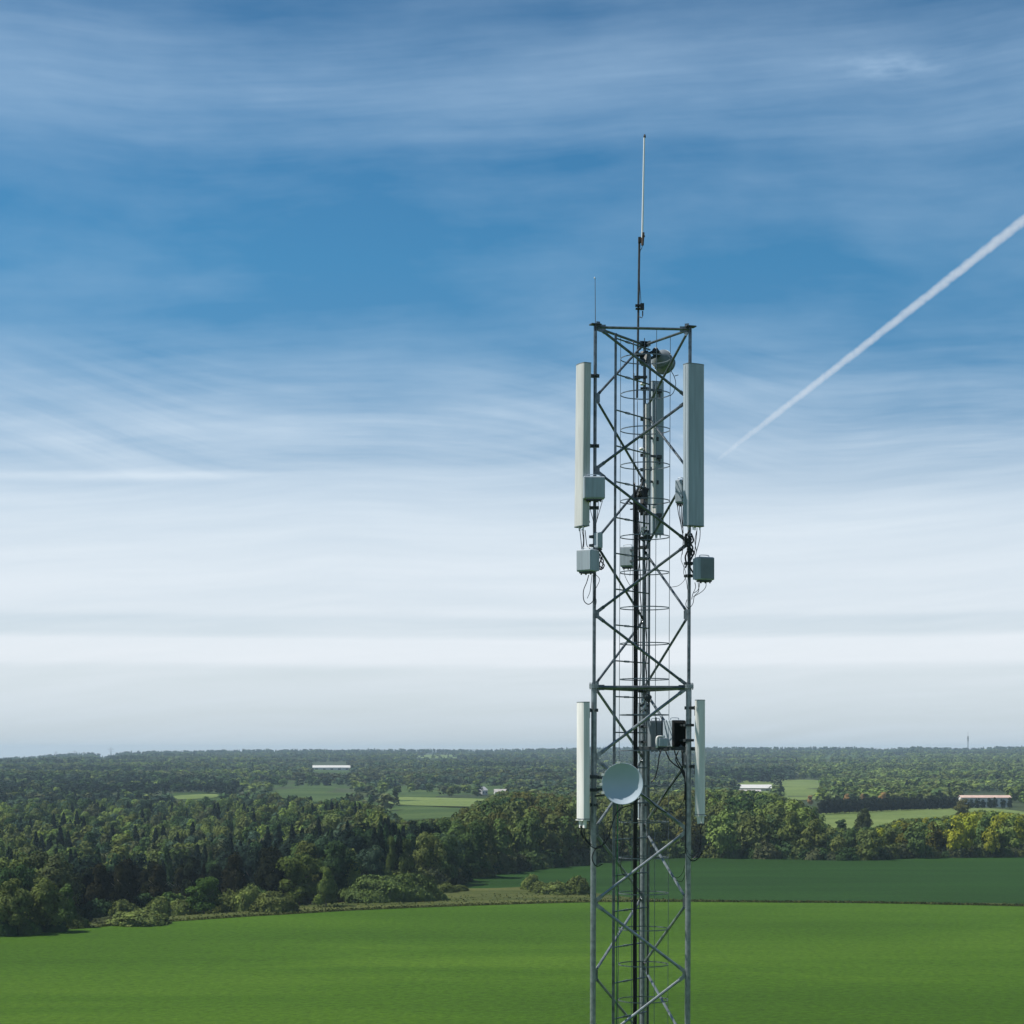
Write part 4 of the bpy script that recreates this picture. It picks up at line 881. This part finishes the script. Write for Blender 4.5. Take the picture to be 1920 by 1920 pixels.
# lump of brackets and connectors around the rear leg
jb = tag(empty('junction_clamp', at(1203, 940, 29.45)), 'black clamp block gathering the cables on the rear leg at mid height', 'cable clamp'); o_ = Vector(jb.location); q = MB(); rr = random.Random(5)
for i in range(13):
    c = at(1196+rr.random()*17, 917+rr.random()*42, 29.35+rr.random()*.2)-o_; q.box(c, (.05+.06*rr.random(), .06, .05+.07*rr.random()), Matrix.Rotation(rr.random(), 3, 'Z') @ Matrix.Rotation((rr.random()-.5)*.8, 3, 'Y'))
q.build('block', M['black'], jb); q = MB()
q.bar(at(1180, 941, 29.3)-o_, at(1196, 950, 29.4)-o_, .02, .02); q.bar(at(1182, 955, 29.3)-o_, at(1200, 953, 29.4)-o_, .02, .02); q.tube(at(1196, 930, 29.4)-o_, at(1206, 900, 29.5)-o_, .02, 8); q.build('arm', M['steel_dark'], jb)
for nm, y0, n, sx, lab in (('pipe_clamp', 1302, 6, 10, 'steel clamps holding the lower rear antenna just under the ring beam'), ('pipe_clamp', 982, 9, 14, 'dark and silver clamps on the rear leg at the height of the antenna feet')):
    o = tag(empty(nm, at(1208, y0+10, 29.6)), lab, 'clamp'); o_ = Vector(o.location); q = MB()
    for i in range(n): c = at(1208+(rr.random()-.5)*sx*1.6, y0+rr.random()*34, 29.5+rr.random()*.15)-o_; q.box(c, (.03+.07*rr.random(), .05, .02+.04*rr.random()), Matrix.Rotation((rr.random()-.5)*1.2, 3, 'Y'))
    q.build('block', M['steel_dark'], o)
    q = MB()
    for i in range(5): c = at(1208+(rr.random()-.5)*sx, y0+6+rr.random()*60, 29.46)-o_; q.lathe([(.001, .03), (.013, .03), (.013, -.03), (.001, -.03)], 8, Matrix.Translation(c) @ Matrix.Rotation(rr.random(), 4, 'Y'))
    q.build('connector', M['conn'], o)

# ------------------------------------------------------------------ contrail high in the sky
ALT = 9000.0
def skyp(px, py): t = (ALT-CZ)/((HOR-py)/F); return Vector(((px-960)/F*t, t, ALT))
a, b_ = skyp(1345, 862), skyp(1920, 408); dv = (b_-a); LEN = dv.length*1.5; N = 120; rr = random.Random(3); RAD = 120.0
vs = []; fs = []; n = 14
for i in range(N+1):
    t = i/N*1.5; rad = RAD*(.55+.45*ss(-.02, .45, t))*(1-.9*ss(1.42, 1.5, t)); wob = 26*math.sin(i*.42)+18*math.sin(i*1.1+1)+60*math.sin(t*2.2)
    for k in range(n): th = 6.283*k/n; vs.append((LEN*i/N, wob+math.cos(th)*rad, math.sin(th)*rad))
for i in range(N):
    for k in range(n): fs.append((i*n+k, i*n+(k+1) % n, (i+1)*n+(k+1) % n, (i+1)*n+k))
fs.append(tuple(range(n-1, -1, -1))); fs.append(tuple(N*n+k for k in range(n)))
mc = bpy.data.materials.new('ice_cloud'); mc.use_nodes = True; t = mc.node_tree; t.nodes.clear(); K = t.links.new
def cm(op, p, q=None, clamp=False):
    m_ = t.nodes.new('ShaderNodeMath'); m_.operation = op; m_.use_clamp = clamp
    for ix, v in enumerate((p, q)):
        if v is None: continue
        if isinstance(v, (int, float)): m_.inputs[ix].default_value = v
        else: K(v, m_.inputs[ix])
    return m_.outputs[0]
tcn = nd(t, 'ShaderNodeTexCoord'); sp = nd(t, 'ShaderNodeSeparateXYZ'); K(tcn.outputs['Object'], sp.inputs[0])
tt = cm('MULTIPLY', sp.outputs[0], 1.5/LEN)
yc = cm('SUBTRACT', sp.outputs[1], cm('MULTIPLY', cm('SINE', cm('MULTIPLY', tt, 2.2)), 60.0))
rad2 = cm('ADD', cm('POWER', cm('ABSOLUTE', cm('DIVIDE', yc, RAD)), 2.0), cm('POWER', cm('ABSOLUTE', cm('DIVIDE', sp.outputs[2], RAD)), 2.0))
nz = nd(t, 'ShaderNodeTexNoise', ins={'Scale': .006, 'Detail': 4.0, 'Roughness': .6}); K(tcn.outputs['Object'], nz.inputs['Vector'])
den = cm('SUBTRACT', cm('SUBTRACT', 1.35, rad2), cm('MULTIPLY', nz.outputs[0], 1.3), True)
fade = cm('ADD', .07, cm('MULTIPLY', cm('MULTIPLY', tt, 1.1, True), .88))
den = cm('MULTIPLY', cm('MULTIPLY', den, fade), .0045)
vp = nd(t, 'ShaderNodeVolumePrincipled'); vp.inputs['Color'].default_value = (1, 1, 1, 1); vp.inputs['Anisotropy'].default_value = .0; K(den, vp.inputs['Density'])
oo = nd(t, 'ShaderNodeOutputMaterial'); K(vp.outputs[0], oo.inputs['Volume'])
import bmesh
o = mesh_obj('contrail', vs, fs, mc, None, True); tag(o, 'white vapour trail slanting up to the right across the blue sky', 'contrail')
bmm = bmesh.new(); bmm.from_mesh(o.data); bmesh.ops.recalc_face_normals(bmm, faces=bmm.faces); bmm.to_mesh(o.data); bmm.free()
o.location = a; o.rotation_euler = (0, 0, math.atan2(dv.y, dv.x))

# ------------------------------------------------------------------ the air
HX0, HX1, HY0, HY1 = -9800, 9800, -9800, 9800
o = MB().box(((HX0+HX1)/2, (HY0+HY1)/2, 0), (HX1-HX0, HY1-HY0, 2)).build('haze', M['white'])
zmin = min(v.co.z for v in bpy.data.objects['ground'].data.vertices)-1.0; zmax = 62.0
for v in o.data.vertices: v.co.z = zmax if v.co.z > 0 else zmin
mh = bpy.data.materials.new('air'); mh.use_nodes = True; t = mh.node_tree; t.nodes.clear()
vp = nd(t, 'ShaderNodeVolumePrincipled'); vp.inputs['Color'].default_value = (.62, .84, 1, 1); vp.inputs['Density'].default_value = 7.8e-5
oo = nd(t, 'ShaderNodeOutputMaterial'); t.links.new(vp.outputs[0], oo.inputs['Volume'])
o.data.materials.clear(); o.data.materials.append(mh); tag(o, kind='stuff'); tag(o, 'thin bluish haze softening the far hills', 'haze')
